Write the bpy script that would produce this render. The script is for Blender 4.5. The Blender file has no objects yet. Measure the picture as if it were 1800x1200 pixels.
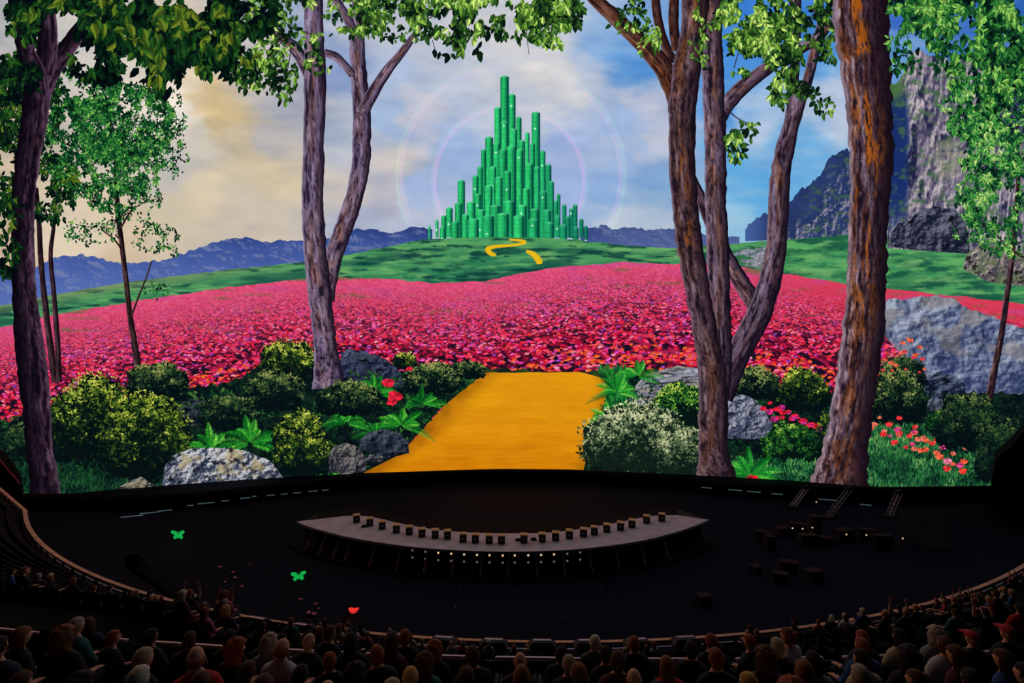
import bpy, bmesh, math, random
import numpy as np
from mathutils import Vector, Matrix

# ------------------------------------------------------------------ camera, world, exposure
scene = bpy.context.scene
COL = scene.collection
CAM = (0.0, 0.0, 28.0)
F = 900.0
cd = bpy.data.cameras.new('camera'); cam = bpy.data.objects.new('camera', cd); COL.objects.link(cam)
cam.location = CAM; cam.rotation_euler = (math.pi/2, 0, 0)
cd.sensor_width = 36.0; cd.lens = 18.0; cd.clip_end = 1000
scene.camera = cam
scene.view_settings.view_transform = 'Standard'; scene.view_settings.look = 'None'
scene.view_settings.exposure = 0.0; scene.view_settings.gamma = 1.0
scene.view_settings.use_curve_mapping = False
scene.cycles.use_denoising = True
scene.cycles.max_bounces = 3
w = bpy.data.worlds.new('dark_hall'); scene.world = w; w.use_nodes = True
w.node_tree.nodes['Background'].inputs[0].default_value = (0.02, 0.06, 0.075, 1)
w.node_tree.nodes['Background'].inputs[1].default_value = 0.05
rng = np.random.default_rng(7); random.seed(7)
R_ = math.radians

# ------------------------------------------------------------------ helpers
def lin(c):
    c = np.clip(np.asarray(c, float), 0, 255)/255.0
    return np.where(c <= .04045, c/12.92, ((c+.055)/1.055)**2.4)
def link(o, parent=None):
    COL.objects.link(o)
    if parent is not None: o.parent = parent
    return o
def tag(o, label=None, cat=None, group=None, kind=None):
    if label: o['label'] = label
    if cat: o['category'] = cat
    if group: o['group'] = group
    if kind: o['kind'] = kind
    return o
def empty(name, loc=(0, 0, 0), rz=0, parent=None):
    o = bpy.data.objects.new(name, None); o.location = loc; o.rotation_euler = (0, 0, rz); o.empty_display_size = .3
    return link(o, parent)

def material(name, color, rough=.8, noise=0, nscale=8, metal=0, emit=None, estr=1.0, spec=.5):
    m = bpy.data.materials.new(name); m.use_nodes = True
    nt = m.node_tree; b = nt.nodes['Principled BSDF']
    c = list(lin(color)) + [1]
    b.inputs['Base Color'].default_value = c; b.inputs['Roughness'].default_value = rough
    b.inputs['Metallic'].default_value = metal; b.inputs['Specular IOR Level'].default_value = spec
    if noise:
        tc = nt.nodes.new('ShaderNodeTexCoord'); n = nt.nodes.new('ShaderNodeTexNoise'); r = nt.nodes.new('ShaderNodeValToRGB')
        n.inputs['Scale'].default_value = nscale; n.inputs['Detail'].default_value = 5
        nt.links.new(tc.outputs['Object'], n.inputs['Vector']); nt.links.new(n.outputs['Fac'], r.inputs['Fac'])
        r.color_ramp.elements[0].position = .3; r.color_ramp.elements[1].position = .7
        r.color_ramp.elements[0].color = [v*(1-noise) for v in c[:3]]+[1]
        r.color_ramp.elements[1].color = [min(1, v*(1+noise)) for v in c[:3]]+[1]
        nt.links.new(r.outputs['Color'], b.inputs['Base Color'])
    if emit is not None:
        b.inputs['Emission Color'].default_value = list(lin(emit))+[1]; b.inputs['Emission Strength'].default_value = estr
    return m

def picmat(name, sampled=False):
    m = bpy.data.materials.new(name); m.use_nodes = True; nt = m.node_tree; nt.nodes.clear()
    a = nt.nodes.new('ShaderNodeAttribute'); a.attribute_name = 'Col'
    e = nt.nodes.new('ShaderNodeEmission'); o = nt.nodes.new('ShaderNodeOutputMaterial')
    nt.links.new(a.outputs['Color'], e.inputs['Color']); nt.links.new(e.outputs[0], o.inputs['Surface'])
    m.cycles.emission_sampling = 'FRONT_BACK' if sampled else 'NONE'
    return m
PIC = picmat('lit_display_pixels'); PICS = picmat('lit_display_sky_pixels', True)
def glowmat(name):
    m = bpy.data.materials.new(name); m.use_nodes = True; nt = m.node_tree; nt.nodes.clear()
    a = nt.nodes.new('ShaderNodeAttribute'); a.attribute_name = 'Col'
    e = nt.nodes.new('ShaderNodeEmission'); t = nt.nodes.new('ShaderNodeBsdfTransparent'); s = nt.nodes.new('ShaderNodeAddShader')
    o = nt.nodes.new('ShaderNodeOutputMaterial')
    nt.links.new(a.outputs['Color'], e.inputs['Color']); nt.links.new(e.outputs[0], s.inputs[0]); nt.links.new(t.outputs[0], s.inputs[1])
    nt.links.new(s.outputs[0], o.inputs['Surface']); m.cycles.emission_sampling = 'NONE'
    return m
GLOW = glowmat('display_rainbow_pixels')

# noise ------------------------------------------------------------
_T = rng.random((256, 256))
def vnoise(x, y, seed=0):
    x = np.asarray(x, float)+seed*37.17; y = np.asarray(y, float)+seed*91.31
    xi = np.floor(x).astype(int); yi = np.floor(y).astype(int); fx = x-xi; fy = y-yi
    fx = fx*fx*(3-2*fx); fy = fy*fy*(3-2*fy)
    g = lambda a, b: _T[a & 255, b & 255]
    return (g(xi, yi)*(1-fx)+g(xi+1, yi)*fx)*(1-fy)+(g(xi, yi+1)*(1-fx)+g(xi+1, yi+1)*fx)*fy
def fbm(x, y, oct=4, seed=0, gain=.5):
    s = 0; a = 1; t = 0
    for i in range(oct):
        s = s+a*vnoise(x*2**i, y*2**i, seed+i*3); t += a; a *= gain
    return s/t
def mix(a, b, t):
    t = np.clip(np.asarray(t, float), 0, 1)[..., None]
    return np.asarray(a, float)*(1-t)+np.asarray(b, float)*t
def sst(a, b, x):
    t = np.clip((x-a)/(b-a), 0, 1); return t*t*(3-2*t)
def idw(x, y, pts, p=3.0, soft=25.0):
    x = np.asarray(x, float); W = 0; C = 0
    for (px, py, c) in pts:
        wt = 1/(((x-px)**2+(y-py)**2+soft*soft)**(p/2)); W = W+wt; C = C+wt[..., None]*np.asarray(c, float)
    return C/W[..., None]
def interp(pts, x):
    a = np.array(pts, float); return np.interp(x, a[:, 0], a[:, 1])

# the display: a shell of 195 m radius behind the stage; its picture is laid out in picture units (1800 across)
SC = np.array([0.0, -94.0, 18.0]); SR = 207.0; STEP = 0.05
def shell(x, y, layer=0.0):
    x = np.asarray(x, float); y = np.asarray(y, float)
    d = np.stack([(x-900)/F, np.ones_like(x), (600-y)/F], -1); o = np.array(CAM)-SC
    r = SR-np.asarray(layer, float)*STEP
    a = (d*d).sum(-1); b = (d*o).sum(-1); c = (o*o).sum()-r*r
    t = (-b+np.sqrt(b*b-a*c))/a
    return np.array(CAM)+d*t[..., None]

class Pic:
    """collects quads of the picture: picture position, colour, depth layer"""
    def __init__(s): s.v = []; s.c = []; s.f = []; s.n = 0; s.l = []
    def add(s, P, C, Q, layer=0.0):
        P = np.asarray(P, float).reshape(-1, 2); C = np.asarray(C, float).reshape(-1, 3)
        if len(C) == 1: C = np.repeat(C, len(P), 0)
        s.v.append(P); s.c.append(C); s.f.append(np.asarray(Q, int).reshape(-1, 4)+s.n); s.n += len(P)
        L = np.asarray(layer, float); s.l.append(np.broadcast_to(L, (len(P),)) if L.ndim == 0 else L)
    def build(s, name, parent, layer, label=None, mat=None, kind=None):
        P = np.concatenate(s.v); C = np.concatenate(s.c); Q = np.concatenate(s.f); L = np.concatenate(s.l)
        X = shell(P[:, 0], P[:, 1], L+layer)
        me = bpy.data.meshes.new(name)
        me.vertices.add(len(X)); me.vertices.foreach_set('co', X.astype(np.float32).ravel())
        me.loops.add(Q.size); me.loops.foreach_set('vertex_index', Q.astype(np.int32).ravel())
        me.polygons.add(len(Q)); me.polygons.foreach_set('loop_start', (np.arange(len(Q))*4).astype(np.int32))
        me.update(calc_edges=True)
        at = me.color_attributes.new('Col', 'FLOAT_COLOR', 'POINT')
        at.data.foreach_set('color', np.concatenate([lin(C), np.ones((len(C), 1))], 1).astype(np.float32).ravel())
        me.materials.append(mat or PIC)
        o = bpy.data.objects.new(name, me); link(o, parent); tag(o, label=label, kind=kind)
        return o

def grid_q(nx, ny):
    i, j = np.meshgrid(np.arange(nx-1), np.arange(ny-1), indexing='ij'); a = i*ny+j
    return np.stack([a, a+ny, a+ny+1, a+1], -1).reshape(-1, 4)
def patch(pic, top, bot, cf, sx=2.5, sy=2.5, layer=0, rough=0, rs=12, seed=0):
    """region between a top and a bottom outline"""
    x0 = max(top[0][0], bot[0][0]); x1 = min(top[-1][0], bot[-1][0])
    nx = max(3, int((x1-x0)/sx)+1); X = np.linspace(x0, x1, nx)
    T = interp(top, X); B = interp(bot, X)
    if rough: T = T-(fbm(X/rs, X*0, 4, seed)-.5)*rough*2
    ny = max(3, int(np.max(B-T)/sy)+1); v = np.linspace(0, 1, ny)
    XX = np.repeat(X[:, None], ny, 1); YY = T[:, None]+(B-T)[:, None]*v
    pic.add(np.stack([XX, YY], -1), cf(XX, YY).reshape(-1, 3), grid_q(nx, ny), layer)

def leaves(pic, x, y, ln, wd, ang, col, fold=.18, spread=1.2):
    """many folded leaves; ang in picture radians (0 = +x, pi/2 = down)"""
    n = len(x)
    if n == 0: return
    ca, sa = np.cos(ang), np.sin(ang)
    U = np.array([[0, 0], [.3, -.5], [.72, -.36], [1, 0], [0, 0], [1, 0], [.72, .36], [.3, .5]])
    px = x[:, None]+(U[:, 0]*ln[:, None])*ca[:, None]-(U[:, 1]*wd[:, None])*sa[:, None]
    py = y[:, None]+(U[:, 0]*ln[:, None])*sa[:, None]+(U[:, 1]*wd[:, None])*ca[:, None]
    C = np.repeat(col[:, None, :], 8, 1).astype(float); s = np.where(rng.random(n) < .5, 1, -1)[:, None, None]
    C[:, :4] *= 1+fold*s; C[:, 4:] *= 1-fold*s
    Q = (np.arange(n)[:, None]*8+np.arange(8)).reshape(-1, 4)
    L = np.repeat(np.linspace(0, spread, n)[:, None], 8, 1).ravel()
    pic.add(np.stack([px, py], -1), C.reshape(-1, 3), Q, L)

def spline(pts, n):
    """Catmull-Rom through rows of pts (any number of columns)"""
    P = np.array(pts, float); P = np.vstack([2*P[0]-P[1], P, 2*P[-1]-P[-2]]); m = len(P)-3
    t = np.linspace(0, m-1e-6, n); i = t.astype(int); f = (t-i)[:, None]
    a, b, c, d = P[i], P[i+1], P[i+2], P[i+3]
    return .5*((2*b)+(c-a)*f+(2*a-5*b+4*c-d)*f*f+(3*b-a-3*c+d)*f**3)
def ribbon(pic, pts, cf, layer=0, nw=15, rough=.06, seed=0, step=3.0):
    """a trunk, limb or path: rows x, y, width; cf(s, t, width, x, y) with s in -1..1 across, t in picture units along"""
    A = np.array(pts, float); L = np.hypot(*(A[1:, :2]-A[:-1, :2]).T).sum(); n = max(4, int(L/step))
    S = spline(pts, n); d = np.gradient(S[:, :2], axis=0); d /= np.maximum(1e-9, np.hypot(d[:, 0], d[:, 1]))[:, None]
    nr = np.stack([-d[:, 1], d[:, 0]], -1)
    if nr[:, 0].mean() < 0: nr = -nr
    t = np.linspace(0, L, n); s = np.linspace(-1, 1, nw); W = np.maximum(S[:, 2], .8)/2
    wl = W*(1+rough*4*(fbm(t/14, t*0+3, 3, seed)-.5)); wr = W*(1+rough*4*(fbm(t/14, t*0+9, 3, seed+5)-.5))
    off = np.where(s[None] < 0, s[None]*wl[:, None], s[None]*wr[:, None])
    X = S[:, None, 0]+nr[:, None, 0]*off; Y = S[:, None, 1]+nr[:, None, 1]*off
    SS = np.repeat(s[None], n, 0); TT = np.repeat(t[:, None], nw, 1); WW = np.repeat(W[:, None]*2, nw, 1)
    pic.add(np.stack([X, Y], -1), cf(SS, TT, WW, X, Y).reshape(-1, 3), grid_q(n, nw), layer)

# ------------------------------------------------------------------ the screen
screen = empty('led_screen', (0, 100.9, 2.0))
tag(screen, 'giant curved LED screen showing a bright flower meadow, trees and green towers', 'screen')
_inv = Matrix.Translation((0, -100.9, -2.0))
def build(pic, name, layer, label=None, parent=None, mat=None, kind=None):
    o = pic.build(name, parent or screen, layer, label, mat, kind)
    if parent is None: o.matrix_parent_inverse = _inv
    return o

# sky
SKY = [(0, 0, (170, 170, 175)), (120, 60, (200, 195, 190)), (0, 300, (196, 180, 158)), (0, 440, (200, 176, 148)), (120, 420, (222, 205, 180)),
 (210, 440, (214, 190, 160)), (300, 160, (226, 214, 200)), (335, 130, (222, 205, 180)), (310, 190, (232, 224, 214)), (380, 175, (208, 184, 140)), (385, 210, (204, 180, 136)),
 (350, 90, (210, 196, 180)), (440, 110, (190, 185, 185)), (470, 240, (180, 176, 178)), (430, 270, (205, 188, 158)), (350, 240, (204, 196, 184)), (310, 290, (196, 190, 184)),
 (480, 310, (216, 198, 166)), (380, 340, (210, 196, 170)), (300, 370, (208, 194, 170)), (460, 370, (204, 192, 176)), (420, 405, (196, 184, 170)),
 (500, 30, (150, 165, 195)), (500, 200, (165, 168, 180)), (590, 120, (140, 160, 200)), (660, 30, (180, 185, 200)), (600, 250, (170, 180, 198)), (600, 330, (196, 188, 182)),
 (690, 290, (196, 190, 190)), (660, 350, (170, 172, 190)), (700, 380, (185, 192, 210)), (620, 390, (170, 178, 200)), (690, 130, (170, 188, 218)), (740, 80, (186, 192, 208)), (690, 210, (150, 176, 214)),
 (740, 200, (190, 190, 206)), (800, 30, (190, 192, 202)), (860, 110, (196, 200, 212)), (780, 150, (176, 188, 212)), (880, 50, (196, 198, 206)), (960, 60, (196, 200, 210)), (960, 130, (214, 212, 212)), (1000, 150, (208, 208, 212)),
 (940, 170, (198, 202, 214)), (1060, 90, (134, 172, 218)), (1095, 120, (88, 148, 212)), (1130, 130, (84, 144, 208)), (1040, 120, (176, 190, 214)), (1060, 160, (176, 188, 212)), (1110, 165, (180, 188, 210)), (1150, 180, (182, 188, 210)), (1080, 210, (150, 176, 216)),
 (1020, 250, (160, 180, 220)), (1120, 270, (156, 180, 218)), (1160, 250, (184, 190, 212)), (800, 260, (158, 182, 220)), (740, 330, (158, 180, 218)), (1000, 350, (156, 178, 222)), (1080, 340, (136, 170, 216)), (1150, 330, (122, 162, 206)),
 (1100, 390, (184, 196, 214)), (1150, 395, (176, 190, 210)), (760, 390, (180, 190, 212)), (1300, 60, (56, 124, 210)), (1290, 130, (70, 140, 216)), (1285, 180, (76, 148, 220)), (1380, 30, (62, 128, 210)), (1440, 100, (78, 146, 214)),
 (1320, 195, (150, 186, 224)), (1340, 225, (178, 198, 224)), (1300, 300, (96, 168, 222)), (1285, 400, (150, 196, 224)), (1330, 340, (100, 172, 222)), (1450, 165, (182, 196, 220)), (1460, 210, (186, 198, 222)), (1420, 240, (112, 172, 222)),
 (1440, 290, (104, 170, 222)), (1400, 300, (100, 168, 220)), (1580, 100, (100, 150, 206)), (1600, 30, (46, 96, 188)), (1700, 60, (60, 110, 190)), (1800, 0, (50, 100, 180)), (900, -300, (110, 150, 205)), (200, -300, (150, 160, 180)), (1600, -300, (50, 100, 180))]
def sky_c(X, Y):
    wx = (fbm(X/70, Y/32, 5, 1)-.5)*90; wy = (fbm(X/70, Y/32, 5, 2)-.5)*44
    c = idw(X+wx, Y+wy, SKY, 4.0, 16)
    k = (fbm(X/55, Y/22, 5, 3)-.5)*2; fade = sst(380, 250, Y)*.6+.5
    c = c+np.stack([k*24, k*18, k*10], -1)*fade[..., None]
    k2 = sst(.52, .75, fbm(X/120+3, Y/24, 5, 9))*.35
    return mix(c, c*.6+np.array([225, 215, 205])*.4, k2*sst(-100, 100, Y))
p = Pic(); patch(p, [(-260, -60), (2060, -60)], [(-260, 610), (2060, 610)], sky_c, 4, 4)
build(p, 'sky', 0, mat=PICS)
# the shell goes on past what the seats in the middle see: unseen tree canopy overhead and at the sides, warmed and brightened to light the crowd, and dark ground below
def canopy_glow_c(X, Y):
    n = fbm(X/40, Y/30, 4, 15); c = mix((30, 44, 26), (90, 104, 50), n*1.6-.3); return mix(c, mix((200, 180, 186), (250, 170, 112), .5+(900-X)/900), sst(.42, .58, n)*.9)
p = Pic()
patch(p, [(-260, -900), (2060, -900)], [(-260, -60), (2060, -60)], canopy_glow_c, 30, 24)
patch(p, [(-1200, -900), (-260, -900)], [(-1200, 500), (-260, 500)], canopy_glow_c, 10, 10)
patch(p, [(2060, -900), (3000, -900)], [(2060, 500), (3000, 500)], canopy_glow_c, 10, 10)
build(p, 'unseen_canopy_glow', 0, mat=PICS)
p = Pic()
patch(p, [(-1200, 470), (3000, 470)], [(-1200, 900), (3000, 900)], lambda X, Y: mix((10, 34, 28), (24, 60, 30), fbm(X/30, Y/14, 3, 5)), 12, 12)
build(p, 'shaded_ground', 1)

# faint rainbow rings round the towers
p = Pic()
for (cx, cy, r0, wd, cols, a0, a1) in [(895, 320, 133, 13, [(96, 30, 60), (120, 36, 100), (60, 66, 50), (40, 70, 70)], 20, 330),
                                      (898, 308, 196, 17, [(60, 44, 20), (90, 50, 84), (50, 84, 40), (40, 60, 84)], 0, 360)]:
    th = np.radians(np.linspace(0, 360, 181)); rr = np.array([-.5, -.2, 0, .25, .55]); cc = np.array([(0, 0, 0)]+[cols[1], cols[0], cols[2]]+[(0, 0, 0)], float)
    amp = .55+.45*np.abs(np.cos(th))*np.sign(1); amp = amp*np.where((th > math.pi*.35) & (th < math.pi*.65), .12, 1)
    X = cx+(r0+rr[None]*wd)*np.cos(th)[:, None]; Y = cy+(r0+rr[None]*wd)*np.sin(th)[:, None]
    p.add(np.stack([X, Y], -1), (cc[None]*amp[:, None, None]).reshape(-1, 3), grid_q(181, 5))
build(p, 'rainbow_ring', 2, 'faint pink and rainbow rings of light around the towers', mat=GLOW)

# mountains
def mount_c(X, Y):
    n = fbm(X/26, Y/14, 5, 11); n2 = fbm(X/26+.06, Y/14-.1, 5, 11)
    c = mix((50, 72, 140), (84, 108, 176), (Y-400)/110+(n-.5)*.35)
    c = mix((40, 56, 112), c, sst(-20, 60, Y-400+X*0+n*40))
    c = mix(c, (146, 148, 178), sst(.02, .07, n2-n)*.5)
    return mix(c, (96, 108, 150), sst(1000, 1100, X)*.5)
p = Pic(); patch(p, [(-260, 470), (-120, 455), (-20, 480), (30, 492), (95, 452), (135, 449), (143, 442), (152, 449), (200, 460), (230, 463), (300, 455), (340, 438), (395, 422), (430, 417), (475, 425), (530, 421), (560, 425), (600, 412), (625, 402), (660, 404), (690, 410), (720, 400), (745, 398), (760, 404)],
      [(-260, 600), (-20, 560), (760, 520)], mount_c, 2, 3, rough=4, rs=9)
build(p, 'mountain_range', 3, 'blue mountain ridge on the horizon left of the towers')
p = Pic(); patch(p, [(1020, 402), (1060, 396), (1085, 402), (1110, 398), (1140, 404), (1180, 403), (1230, 410), (1300, 418)], [(1020, 450), (1300, 450)], mount_c, 2, 3, rough=5, rs=7)
build(p, 'mountain_range', 3, 'low blue mountain ridge on the horizon right of the towers')

# cluster of plain green office towers on the hill
G1, G2, G3 = (10, 84, 60), (24, 168, 92), (120, 232, 160)
towers = [(887, 133, 14, 0), (900, 165, 12, 0), (875, 188, 11, 0), (912, 205, 9, 0), (942, 196, 14, 0), (927, 232, 7, 1), (860, 240, 13, 1), (887, 212, 12, 1), (902, 226, 13, 1), (917, 246, 11, 1),
          (873, 250, 11, 1), (850, 262, 8, 1), (936, 250, 8, 1), (954, 264, 9, 1), (884, 262, 15, 2), (899, 256, 16, 2), (866, 292, 12, 2), (964, 288, 10, 2), (930, 286, 14, 2), (913, 262, 12, 2), (844, 292, 9, 2), (944, 292, 10, 2),
          (836, 308, 10, 2), (811, 316, 12, 2), (877, 310, 12, 3), (892, 300, 12, 3), (925, 330, 12, 3), (859, 325, 12, 3), (955, 335, 12, 3), (969, 318, 9, 3), (982, 340, 6, 3), (840, 340, 10, 3), (828, 354, 14, 3),
          (806, 356, 12, 3), (790, 364, 11, 3), (977, 352, 8, 3), (992, 359, 7, 3), (1004, 366, 7, 3), (1011, 359, 8, 3), (780, 378, 8, 4), (768, 386, 5, 4), (755, 396, 4, 4), (1022, 384, 7, 4), (1030, 396, 6, 4), (998, 380, 9, 4),
          (818, 376, 12, 4), (845, 368, 14, 4), (870, 360, 18, 4), (895, 352, 18, 4), (918, 360, 15, 4), (940, 366, 14, 4), (962, 368, 13, 4), (980, 378, 10, 4), (800, 388, 12, 5), (832, 384, 18, 5), (858, 378, 20, 5), (884, 374, 20, 5),
          (912, 378, 18, 5), (938, 384, 18, 5), (966, 390, 14, 5), (990, 394, 12, 5), (778, 398, 10, 5), (1012, 398, 10, 5)]
city = empty('tower_cluster', (0, 0, 0), parent=screen); tag(city, 'cluster of glowing green towers on the hill')
for k, (x, y, wd, L) in enumerate(towers):
    p = Pic(); wd = wd*1.08; hw = wd/2; side = hw*.3; base = 419+2*math.sin(x*.3)
    r = ((k*37) % 11)/11.0; blue = max(0, (x-930)/120)
    def cf(X, Y, x=x, hw=hw, r=r, blue=blue, y=y):
        s = (X-x)/hw
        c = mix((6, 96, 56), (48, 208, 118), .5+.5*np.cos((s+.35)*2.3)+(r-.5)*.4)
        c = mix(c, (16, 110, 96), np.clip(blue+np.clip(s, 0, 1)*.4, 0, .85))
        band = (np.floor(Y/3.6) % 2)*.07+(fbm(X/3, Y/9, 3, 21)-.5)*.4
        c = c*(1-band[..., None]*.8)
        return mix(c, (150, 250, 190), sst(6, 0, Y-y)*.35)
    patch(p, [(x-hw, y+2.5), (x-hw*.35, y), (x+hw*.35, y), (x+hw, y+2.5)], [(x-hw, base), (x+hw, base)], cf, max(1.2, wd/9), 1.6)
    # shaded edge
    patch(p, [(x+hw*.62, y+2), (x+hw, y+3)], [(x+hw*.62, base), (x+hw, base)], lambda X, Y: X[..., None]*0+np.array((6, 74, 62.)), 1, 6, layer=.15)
    if k % 3 == 1:
        q = 2.2; lx, ly = x-hw*.2, y+8+(k*13) % 30
        p.add([(lx-q*1.8, ly), (lx, ly-.5), (lx+q*1.8, ly), (lx, ly+.5)], [(160, 255, 210)], [0, 1, 2, 3], .3)
        p.add([(lx-.5, ly), (lx, ly-q*1.8), (lx+.5, ly), (lx, ly+q*1.8)], [(190, 255, 225)], [0, 1, 2, 3], .3)
        p.add([(lx-1.6, ly), (lx, ly-1.6), (lx+1.6, ly), (lx, ly+1.6)], [(225, 255, 240)], [0, 1, 2, 3], .34)
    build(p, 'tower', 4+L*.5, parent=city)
city.matrix_parent_inverse = _inv

# hills
HT = [(-260, 566), (-20, 541), (80, 521), (200, 499), (300, 486), (400, 474), (480, 466), (530, 461), (600, 449), (650, 440), (700, 429), (740, 421), (800, 418), (900, 417), (990, 419), (1040, 424), (1100, 431), (1180, 436), (1290, 428), (1340, 424), (1420, 416), (1480, 405), (1560, 415), (1640, 432), (1740, 446), (1820, 470), (2060, 500)]
FT = [(-260, 600), (-20, 580), (60, 562), (100, 552), (200, 536), (300, 519), (400, 505), (480, 496), (540, 489), (600, 487), (680, 490), (760, 497), (850, 495), (900, 484), (950, 474), (1000, 467), (1100, 461), (1200, 464), (1290, 467), (1340, 474), (1400, 484), (1480, 498), (1560, 507), (1640, 516), (1720, 524), (1820, 536), (2060, 560)]
def hill_c(X, Y):
    d = Y-interp(HT, X); n = fbm(X/38+Y/60, Y/7, 5, 31); n2 = fbm(X/90, Y/13, 4, 33)
    c = mix((78, 150, 92), (40, 116, 80), d/60+(n2-.5)*1.6)
    c = mix(c, (128, 180, 104), sst(.5, .72, n)*.7)
    c = mix(c, (12, 58, 56), sst(.53, .63, fbm(X/40, Y/6, 5, 35))*.8); c = mix(c, (96, 170, 104), sst(.5, .6, fbm(X/30+Y/20, Y/4, 4, 37))*.5)
    c = mix(c, (10, 60, 60), sst(.5, .62, fbm(X/110+Y/70, Y/22, 3, 39))*.55*sst(6, 20, d)); c = mix(c, (122, 134, 96), sst(560, 300, X)*sst(24, 0, d)*.6)
    c = mix(c, (84, 168, 92), sst(1280, 1400, X)*.45); c = mix(c, (16, 74, 60), sst(.52, .66, fbm(X/46+Y/20, Y/8, 4, 45))*.75*sst(1280, 1400, X)); c = mix(c, (140, 190, 116), sst(.56, .7, fbm(X/40+Y/16+4, Y/7, 4, 47))*.5*sst(1280, 1400, X))
    return c
p = Pic(); patch(p, HT, [(a, b+14) for a, b in FT], hill_c, 2.5, 2, rough=1.5)
build(p, 'green_hillside', 8, 'rolling green grass hill below the towers')
# winding path on the far hill
def pathc(S, T, W, X, Y): return mix((232, 190, 30), (200, 150, 14), np.abs(S)**3*.8+(fbm(X/4, Y/2, 3, 41)-.5)*.6)
p = Pic(); ribbon(p, [(895, 421, 3.5), (918, 423, 5), (922, 427, 5), (900, 431, 5), (872, 433, 6), (857, 438, 9), (864, 446, 8), (872, 448, 4)], pathc, rough=.02, nw=7, step=2)
build(p, 'winding_path', 9, 'upper bend of the yellow path on the hill')
p = Pic(); ribbon(p, [(925, 441, 5), (938, 447, 10), (947, 458, 12), (948, 464, 10)], pathc, rough=.02, nw=7, step=2)
build(p, 'winding_path', 9, 'lower stretch of the yellow path on the hill')

# crags and cliff on the right
def rockshade(X, Y, sx, sy, seed, e=.10):
    h = fbm(X/sx, Y/sy, 5, seed, .6); return (h-fbm(X/sx+e, Y/sy+e*.8, 5, seed, .6)), h
def crag_c(X, Y):
    g, h = rockshade(X, Y, 16, 26, 51); d = Y-interp(CT, X)
    c = mix((44, 62, 112), (34, 50, 92), h*2-.5)
    lit = sst(.0, .10, g)*sst(30, 70, d+(X-1400)*.3)
    c = mix(c, (150, 142, 160), lit); c = mix(c, (60, 96, 74), sst(.54, .72, fbm(X/12, Y/6, 5, 53))*sst(1400, 1430, X)*.8)
    return mix(c, (74, 104, 168), sst(1365, 1310, X)*.8)
CT = [(1310, 402), (1316, 392), (1330, 380), (1345, 374), (1356, 380), (1372, 372), (1386, 352), (1398, 346), (1410, 330), (1424, 326), (1436, 310), (1448, 300), (1454, 284), (1468, 270), (1484, 264), (1500, 262)]
p = Pic(); patch(p, CT, [(1310, 424), (1400, 420), (1500, 412)], crag_c, 1.6, 1.6, rough=7, rs=6)
build(p, 'rocky_crag', 10, 'blue grey rocky crag between the two right trunks')
KT = [(1560, 150), (1578, 140), (1590, 128), (1597, 100), (1612, 90), (1640, 96), (1665, 104), (1700, 90), (1740, 84), (1800, 100), (1820, 110)]
def cliff_c(X, Y):
    g, h = rockshade(X, Y, 13, 40, 61, .13); g2, h2 = rockshade(X, Y, 34, 60, 66, .08)
    c = mix((66, 62, 92), (176, 164, 172), .5+g*5+g2*5)
    c = mix(c, (206, 196, 196), sst(.05, .16, g+g2)*.5)
    c = mix(c, (26, 30, 62), sst(.40, .30, h)*.9)
    c = mix(c, (24, 46, 104), sst(1602, 1588, X+(h2-.5)*16)*sst(150, 180, Y)*sst(440, 340, Y))
    c = mix(c, (36, 40, 84), sst(1735, 1755, X+(h-.5)*40)*.75*sst(270, 230, Y+(h2-.5)*40))
    c = mix(c, (70, 106, 70), sst(.54, .72, fbm(X/12, Y/8, 5, 64))*.75)
    c = mix(c, (70, 108, 60), sst(1600, 1574, X)*sst(200, 150, Y))
    led = sst(.35, .6, fbm(X/30, Y/9, 3, 68))*sst(230, 260, Y)*sst(330, 300, Y)*sst(1630, 1650, X)
    return mix(c, (150, 150, 130), led*.6)
p = Pic(); patch(p, KT, [(1560, 436), (1700, 446), (1820, 480)], cliff_c, 1.6, 1.6, rough=9, rs=7, seed=3)
build(p, 'rock_cliff', 10.2, 'tall pale rock cliff behind the thickest trunk')
p = Pic(); patch(p, [(1280, 452), (1300, 438), (1340, 433), (1372, 440), (1380, 452)], [(1280, 462), (1330, 470), (1380, 462)], lambda X, Y: mix(mix((70, 84, 100), (180, 176, 184), .5+rockshade(X, Y, 9, 6, 71)[0]*6), (50, 110, 70), sst(.55, .65, fbm(X/10, Y/5, 3, 72))), 1.6, 1.4, rough=5, rs=6)
build(p, 'rock_outcrop', 10.3)

# flower meadow
def field_c(X, Y):
    f = sst(0, 150, Y-interp(FT, X)); n = fbm(X/(3+f*8), Y/(1.5+f*4), 4, 81)
    far = mix((206, 56, 100), (232, 96, 134), n*2-.5); far = mix(far, (216, 50, 74), sst(1250, 1500, X)*.7)
    near = mix((70, 6, 34), (190, 22, 58), n*2.4-.8)
    c = mix(far, near, f); c = mix(c, (190, 74, 150), sst(.55, .75, fbm(X/60, Y/14, 4, 83))*.5*(1-f*.4))
    c = mix(c, (20, 16, 34), sst(.56, .44, n)*f*.9)
    c = mix(c, (110, 100, 60), sst(.64, .74, fbm(X/80, Y/7, 4, 84))*(1-f)*.8)
    return c
FB = [(-260, 880), (2060, 880)]
p = Pic(); patch(p, FT, FB, field_c, 2.5, 2.5, rough=2, rs=20)
build(p, 'flower_meadow', 12, 'pink and red flower meadow across the middle of the picture')
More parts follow.
